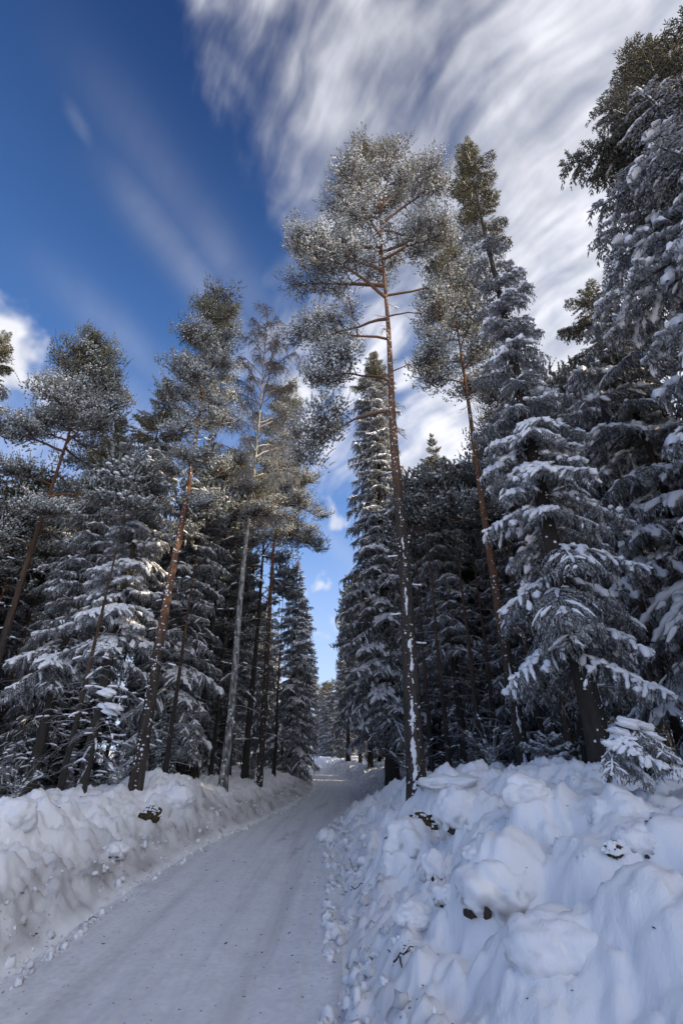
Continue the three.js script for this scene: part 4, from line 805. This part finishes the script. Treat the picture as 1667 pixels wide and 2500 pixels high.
{
  const R = rng(999);
  const fill = (az0, az1, d0, d1, n, gap, side, depth) => {
    let made = 0;
    for (let k = 0; k < n * 30 && made < n; k++) {
      const az = lerp(az0, az1, R()), D = Math.sqrt(lerp(d0 * d0, d1 * d1, R())), x = D * Math.sin(az * rad), z = -D * Math.cos(az * rad), [L, Rr] = edges(-z);
      if (x > L - 3.6 && x < Rr + (D < 16 && az > 0 ? 5.5 : 3.4)) continue;
      if (standing.some(([a, b, r]) => (a - x) ** 2 + (b - z) ** 2 < (gap * r) ** 2)) continue;
      const lim = EYE + D * Math.tan((skyline(az) + 2.5 * (R() - 0.6)) * rad) - floorH(x, z), h = Math.min(lim, 12 + 6 * R());
      if (h < 2.2) continue;
      const kind = R() < (D > 44 ? 0.9 : 0.55) ? Math.floor(R() * 4) : 4 + Math.floor(R() * 2), isPine = kind > 3, where = placeName(az), far = D < 28 ? 'frosted' : 'distant frosted', what = isPine ? 'pine' : 'spruce', size = h < 8 ? 'short ' : h > 13.5 ? 'tall ' : '';
      stand(x, z, kind, h, isPine ? 'forest_pine' : 'forest_spruce', `${size}${far} ${what} ${where}`, what, `${size}${far} ${what}s ${where}`);
      made++;
    }
  };
  // slim trunks that stand out singly in the photograph
  for (const [az, D, el, kind, label] of [
    [-27.2, 13.6, 30, 6, 'slim dark pine trunk just left of the snow-shelved spruce'], [-18.2, 15.5, 29, 7, 'slim dark pine trunk right of the red pine'], [-16.8, 20, 27, 6, 'thin trunk left of the small-crowned dark pine'], [-7.2, 26, 20, 7, 'thin pine trunk right of the drooping pine'], [-13.6, 21, 25, 6, 'thin dark trunk just left of the birch'],
    [9.6, 19, 30, 6, 'thin dark trunk just right of the tallest pine'], [11.3, 17, 31, 7, 'slim trunk between the tallest pine and the slim dark spruce'], [14.8, 16.5, 31, 6, 'slim dark trunk right of the slim dark spruce'], [16.6, 19, 31, 7, 'slim trunk left of the slim reddish pine'], [21, 17, 33, 6, 'slim trunk right of the slim reddish pine'], [24.6, 14, 36, 7, 'dark bare trunk just left of the nearest spruce'], [29.5, 15, 38, 6, 'dark bare trunk just right of the nearest spruce'], [33, 18, 38, 7, 'slim trunk between the nearest and the shaded spruce'], [35.2, 21, 36, 6, 'thin dark trunk far right behind the bent sapling'], [40.5, 19, 40, 7, 'slim trunk right of the shaded spruce'],
  ]) { const x = D * Math.sin(az * rad), z = -D * Math.cos(az * rad); stand(x, z, kind, EYE + D * Math.tan(el * rad) - floorH(x, z), 'forest_pine', label, 'pine'); }
  // trees that close the gap over the far road
  for (const [az, D, h, kind, label] of [[0.7, 54, 19, 1, 'tallest distant spruce at the right side of the sky gap'], [2.0, 46, 17, 4, 'distant frosted pine at the right side of the sky gap'], [3.1, 38, 15, 3, 'spruce right of the sky gap, before the bend'], [-4.7, 41, 13.5, 0, 'distant spruce at the left side of the sky gap'], [-3.6, 56, 13, 1, 'small distant spruce left of the gap where the road bends']]) stand(D * Math.sin(az * rad), -D * Math.cos(az * rad), kind, h, kind > 3 ? 'forest_pine' : 'forest_spruce', label, kind > 3 ? 'pine' : 'spruce');
  fill(-52, -6, 17, 28, 55, 1.7, 'left', 'frosted background');
  fill(-48, -3, 28, 60, 60, 2.3, 'left', 'distant frosted');
  fill(4, 56, 15, 28, 62, 1.7, 'right', 'frosted background');
  fill(6, 20, 17, 34, 22, 1.3, 'right', 'frosted background');
  fill(2, 52, 28, 60, 60, 2.3, 'right', 'distant frosted');
  fill(-8, 6, 45, 130, 60, 2.2, 'ahead at the bend', 'distant frosted');
  // trees out of view past the right edge, placed to shade the road
  fill(58, 122, 8, 30, 36, 2.4, 'right', 'frosted background');
}

// ------------------------------------------------------------------ undergrowth at the forest edge
{
  const R = rng(4242), sap = KINDS[2], sh = new THREE.Group(), mb = new MB(), sn = new MB();
  for (let k = 0; k < 16; k++) { const a = R() * 6.28, l = 0.5 + 0.7 * R(), lean = 0.25 + 0.5 * R(), q = (t) => [Math.cos(a) * l * lean * t * t, l * t * (1 - 0.25 * lean * t), Math.sin(a) * l * lean * t * t], c = tone([0.09, 0.07, 0.06], FROST, 0.3 + 0.5 * R()); mb.tube(lin(0, 1, 4).map(q), lin(0.008, 0.003, 4), 3, () => c); for (let j = 0; j < 5; j++) { const t = 0.3 + 0.65 * R(), p = q(t), b = a + (R() - 0.5) * 3, m = 0.12 + 0.2 * R(); mb.tube([p, [p[0] + Math.cos(b) * m, p[1] + m * (0.7 - R()), p[2] + Math.sin(b) * m]], [0.004, 0.0025], 3, () => c); if (R() < 0.5) sn.blob(p[0], p[1] + 0.01, p[2], Math.cos(a), 0.2, Math.sin(a), 0.05, 0.02, 0.018, k + j, [1, 1, 1], 0, 0.3); } }
  stuff(meshOf('twigs', mb.geo(), M.twig, sh)); stuff(meshOf('snow', sn.geo(), M.treeSnow, sh));
  const put = (src, az, D, s, name, label, category, group) => { const x = D * Math.sin(az * rad), z = -D * Math.cos(az * rad), [L, Rr] = edges(-z); if (x > L - 1.9 && x < Rr + 2) return; const g = src.clone(); g.name = numbered(name); tag(g, label, category, group); g.position.set(x, ground(x, z, false) - 0.05, z); g.rotation.y = R() * 6.28; g.scale.setScalar(s); scene.add(g); };
  for (let k = 0; k < 34; k++) { const left = k % 2, az = left ? lerp(-42, -7, R()) : lerp(7, 42, R()), D = lerp(left ? 12.5 : 14, 24, R()), where = placeName(az); put(sap, az, D, (0.7 + 1.6 * R()) / 11, 'spruce_sapling', `small frosted spruce sapling ${where}`, 'sapling', `small frosted spruce saplings ${where}`); }
  for (let k = 0; k < 26; k++) { const left = k % 2, az = left ? lerp(-42, -7, R()) : lerp(7, 42, R()), D = lerp(left ? 11 : 13, 20, R()), where = placeName(az); put(sh, az, D, 0.8 + 0.8 * R(), 'bare_shrub', `leafless rimed shrub ${where}`, 'shrub', `leafless rimed shrubs ${where}`); }
}

// ------------------------------------------------------------------ heaps, lumps and litter on the snow
for (const { p, w, h, dirty, seed, label } of LUMPS) {
  const ico = ICO[3], mb = new MB(), R = rng(seed);
  for (let i = 0; i < ico.v.length; i += 3) {
    const a = ico.v[i], b = ico.v[i + 1], c = ico.v[i + 2], f = 1 + 0.55 * fbm(a * 1.2 + seed, b * 1.2, c * 1.2, 3) + 0.14 * fbm(a * 4 + seed, b * 4, c * 4, 3) + 0.10 * Math.pow(Math.max(0, 1 - Math.abs(noise(a * 2.2 + seed, b * 2.2, c * 2.2)) * 2.4), 2), under = b < -0.1 ? 1 - 0.22 * smoothstep(-b, 0.1, 0.9) : 1;
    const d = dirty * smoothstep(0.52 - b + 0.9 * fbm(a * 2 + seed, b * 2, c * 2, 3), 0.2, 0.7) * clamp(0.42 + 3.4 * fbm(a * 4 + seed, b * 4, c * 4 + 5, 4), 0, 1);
    mb.v(a * w * f * under, b * h * f, c * w * 0.95 * f * under, 0, 1, 0, ...dirtShadeMix(clamp(d, 0, 0.92)), (a * w * f + c * w * 0.3) / 0.9, (c * w * f + b * h) / 0.9);
  }
  for (const t of ico.f) mb.i.push(t);
  const g = mb.geo(); g.computeVertexNormals();
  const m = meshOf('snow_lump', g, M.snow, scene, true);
  m.position.set(p.x, p.y + h * 0.12, p.z - w * 0.6); m.rotation.y = R() * 0.8 - 0.4;
  if (dirty > 0.75) { const e = new MB(); for (let i = 0; i < 5; i++) { const a = 0.35 + 2.4 * (i + R()) / 5, q = 0.9 + 0.15 * R(); e.blob(Math.cos(a) * w * q, -h * (0.15 + 0.25 * R()), Math.sin(a) * w * q * 0.92, Math.sin(a), 0, -Math.cos(a), w * (0.08 + 0.14 * R()), h * (0.08 + 0.12 * R()), w * 0.1, i + seed, [0.05, 0.036, 0.026], 1, 0.45); } stuff(meshOf('dark_hollows', e.geo(), M.earth, m)); }  // dark blobs stand in for the shaded hollows under the lump
  tag(m, label, 'snow lump');
}
function clod(px, py, wpx, hpx, seed, label, name) {
  const p = onSnow(px, py), k = depthOf(p) / 1150, w = wpx * k / 2, h = hpx * k / 2, t = thing(name, label, 'clod'), R = rng(seed), mb = new MB(), sn = new MB(), ico = ICO[3];
  t.position.copy(p);
  for (let i = 0; i < ico.v.length; i += 3) { const a = ico.v[i], b = ico.v[i + 1], c = ico.v[i + 2], f = 1 + 0.8 * fbm(a * 1.6 + seed, b * 1.6, c * 1.6, 5), m = clamp(0.5 + 2 * fbm(a * 3, b * 3 + seed, c * 3, 3), 0, 1); mb.v(a * w * f, b * h * f + h * 0.25 * (1 - a * a) , c * w * 0.5 * f, 0, 1, 0, ...tone([0.035, 0.022, 0.014], [0.075, 0.06, 0.022], m)); }
  for (const q of ico.f) mb.i.push(q);
  const g = mb.geo(); g.computeVertexNormals(); meshOf('earth', g, M.earth, t);
  for (let i = 0; i < 34; i++) { const a = R() * 6.28, e = R() * 1.3 - 0.2; sn.blob(Math.cos(a) * Math.cos(e) * w * 1.0, Math.sin(e) * h * 1.1 + h * 0.2, Math.abs(Math.sin(a)) * Math.cos(e) * w * 0.55, 1, 0, 0, 0.012 + 0.03 * R(), 0.012 + 0.02 * R(), 0.02, i, [1, 1, 1], 0, 0.3); }
  meshOf('snow_crumbs', sn.geo(), M.treeSnow, t).userData.kind = 'stuff';
  const rt = new MB(); for (let i = 0; i < 9; i++) { const a = R() * 6.28, l = w * (0.5 + 0.7 * R()); rt.tube([[0, 0, w * 0.2], [Math.cos(a) * l * 0.6, Math.sin(a) * l * 0.4, w * 0.4], [Math.cos(a + 0.4) * l, Math.sin(a + 0.4) * l * 0.6, w * 0.3]], [0.006, 0.005, 0.003], 4, () => [0.05, 0.035, 0.025]); }
  meshOf('roots', rt.geo(), M.twig, t);
}
clod(1030, 2018, 100, 44, 5, 'brown mossy clod of earth and roots sticking out of the right snowbank', 'earth_clod');
clod(371, 1992, 48, 34, 9, 'dark tangle of earth and twigs poking from the left snowbank', 'earth_clod');
clod(1505, 2082, 60, 36, 12, 'dark earth in a hollow under the rounded lump at right', 'earth_clod');
// loose twigs
[[862, 2125, 60, 1.9, 'thin twig standing in the rubble at the right road edge'], [880, 2166, 46, 0.2, 'thin curved twig lying on the foot of the right bank'], [985, 2335, 62, 0.6, 'dark bent twig on the snow left of the largest mound'], [980, 2365, 40, -1.4, 'short straight twig below the bent one'], [958, 2048, 40, 0.1, 'forked twig left of the brown earth clod'], [205, 2255, 60, 0.25, 'twig lying at the foot of the left bank']].forEach(([px, py, l, a, label], i) => {
  const p = onSnow(px, py), k = depthOf(p) / 1150, L = l * k, mb = new MB(), R = rng(i + 40);
  const q = (t) => [Math.cos(a) * L * t, Math.sin(a) * L * t * 0.8 + 0.02 + 0.15 * L * noise(t * 4, i + 0.5), 0.2 * L * noise(t * 3, i * 2 + 0.5)];
  mb.tube(lin(-0.5, 0.5, 6).map(q), lin(0.008, 0.004, 6), 5, () => [0.045, 0.035, 0.03]);
  if (i % 2 === 0) mb.tube([q(0.1), [q(0.1)[0] + 0.2 * L, q(0.1)[1] + 0.12 * L, 0.05 * L]], [0.004, 0.003], 4, () => [0.045, 0.035, 0.03]);
  const m = meshOf('twig', mb.geo(), M.twig, scene, true); m.position.copy(p); tag(m, label, 'twig');
});
// broken snow and grit along the road edges
{
  const mk2 = (seed, n, left, label) => {
    const R = rng(seed), mb = new MB();
    for (let k = 0; k < n; k++) {
      const d = 2.6 + Math.pow(R(), 1.5) * 26, [L, Rr] = edges(d), u = Math.pow(R(), 1.6) * (left ? 0.9 : 0.75) - 0.22, x = left ? L - u : Rr + u, z = -d;
      if (fbm(x * 1.3, z * 0.9, 3, 3) < -0.12 + 0.2 * R()) continue;
      const s = 0.007 + Math.pow(R(), 4) * (left ? 0.04 : 0.055), w = clamp(Math.pow(R(), 2.2) * 1.0, 0, 0.9), a = R() * 6.28;
      mb.blob(x, ground(x, z) + s * 0.4, z, Math.cos(a), 0.3 * (R() - 0.5), Math.sin(a), s * (0.8 + 0.7 * R()), s * (0.9 + 0.6 * R()), s * (0.7 + 0.5 * R()), k * 1.37, dirtShadeMix(s < 0.012 ? Math.max(w, 0.5) : w * 0.45), s > 0.03 ? 1 : 0, 0.45);
    }
    tag(meshOf('snow_rubble', mb.geo(), M.treeSnow, scene, true), label, null, null, 'stuff');
  };
  mk2(501, 2600, false, 'crumbled dirty snow along the right road edge');
  mk2(502, 2200, true, 'crumbled dirty snow along the left road edge');
}
// bark flakes, needles and twig ends scattered over the banks and the road
{
  const R = rng(613), mb = new MB();
  for (let k = 0; k < 2600; k++) {
    const d = 1.6 + Math.pow(R(), 1.4) * 20, [L, Rr] = edges(d), where = R(), x = where < 0.38 ? L - Math.pow(R(), 1.3) * 2.6 : where < 0.86 ? Rr + Math.pow(R(), 1.4) * 4.2 : lerp(L, Rr, R()), z = -d;
    if (fbm(x * 1.1, z * 1.1, 9, 3) < -0.05 + 0.15 * R()) continue;
    const s = 0.004 + 0.012 * Math.pow(R(), 2.5), a = R() * 6.28, dk = 0.5 + R();
    mb.blob(x, ground(x, z) + 0.003, z, Math.cos(a), 0.4 * (R() - 0.5), Math.sin(a), s * (1.2 + 1.6 * R()), s * 0.5, s * 0.7, k, [0.075 * dk, 0.058 * dk, 0.045 * dk], 0, 0.4);
  }
  tag(meshOf('bark_litter', mb.geo(), M.earth, scene, true), 'dark bark flakes and needles scattered on the snow', null, null, 'stuff');
}
// a young spruce bent over by its load of snow
{
  const p = onSnow(1495, 1925), t = thing('bent_spruce', 'young spruce bowed to the ground under snow at the right end of the bank', 'spruce'), R = rng(77), mb = new MB();
  t.position.copy(p).add(V3(0, -0.1, -0.2)); t.scale.setScalar(0.62);
  const q = (s) => [1.35 * s + 0.05 * Math.sin(s * 5), 0.95 * Math.sin(Math.min(1, s * 1.05) * 2.75) * (s < 0.5 ? 1 : 1) + 0.12 * s, -0.25 * s];
  mb.tube(lin(0, 1, 9).map(q), lin(0.035, 0.012, 9), 8, () => [0.06, 0.045, 0.035]);
  meshOf('trunk', mb.geo(), M.bark, t);
  for (let k = 0; k < 26; k++) {
    const s = 0.22 + 0.78 * (k / 26), c = q(s), lib = k % 3 ? BOUGH.frostShort : BOUGH.heavyShort, pick = lib[k % 3], b = meshOf(partName(t, 'bough'), pick.g, M.needle, t), a = k * 2.4, sc = (0.38 + 0.2 * R()) * (1.1 - 0.35 * s);
    b.position.set(...c); b.rotation.set(0, -a, -0.55 + 0.3 * (R() - 0.5), 'YZX'); b.scale.setScalar(sc); stuff(meshOf('snow', pick.s, M.treeSnow, b));
  }
  const sn = new MB(); for (let k = 0; k < 7; k++) { const s = 0.25 + 0.75 * k / 7, c = q(s); sn.blob(c[0] + 0.2 * (R() - 0.5), c[1] + 0.06, c[2] + 0.25 * (R() - 0.3), 0.8, -0.3, 0.1, 0.16 + 0.1 * R(), 0.08, 0.14, k, [1, 1, 1], 2, 0.3); }
  meshOf('snow_cap', sn.geo(), M.treeSnow, t);
  delete t.userData.seen;
}
renderer.render(scene, camera);
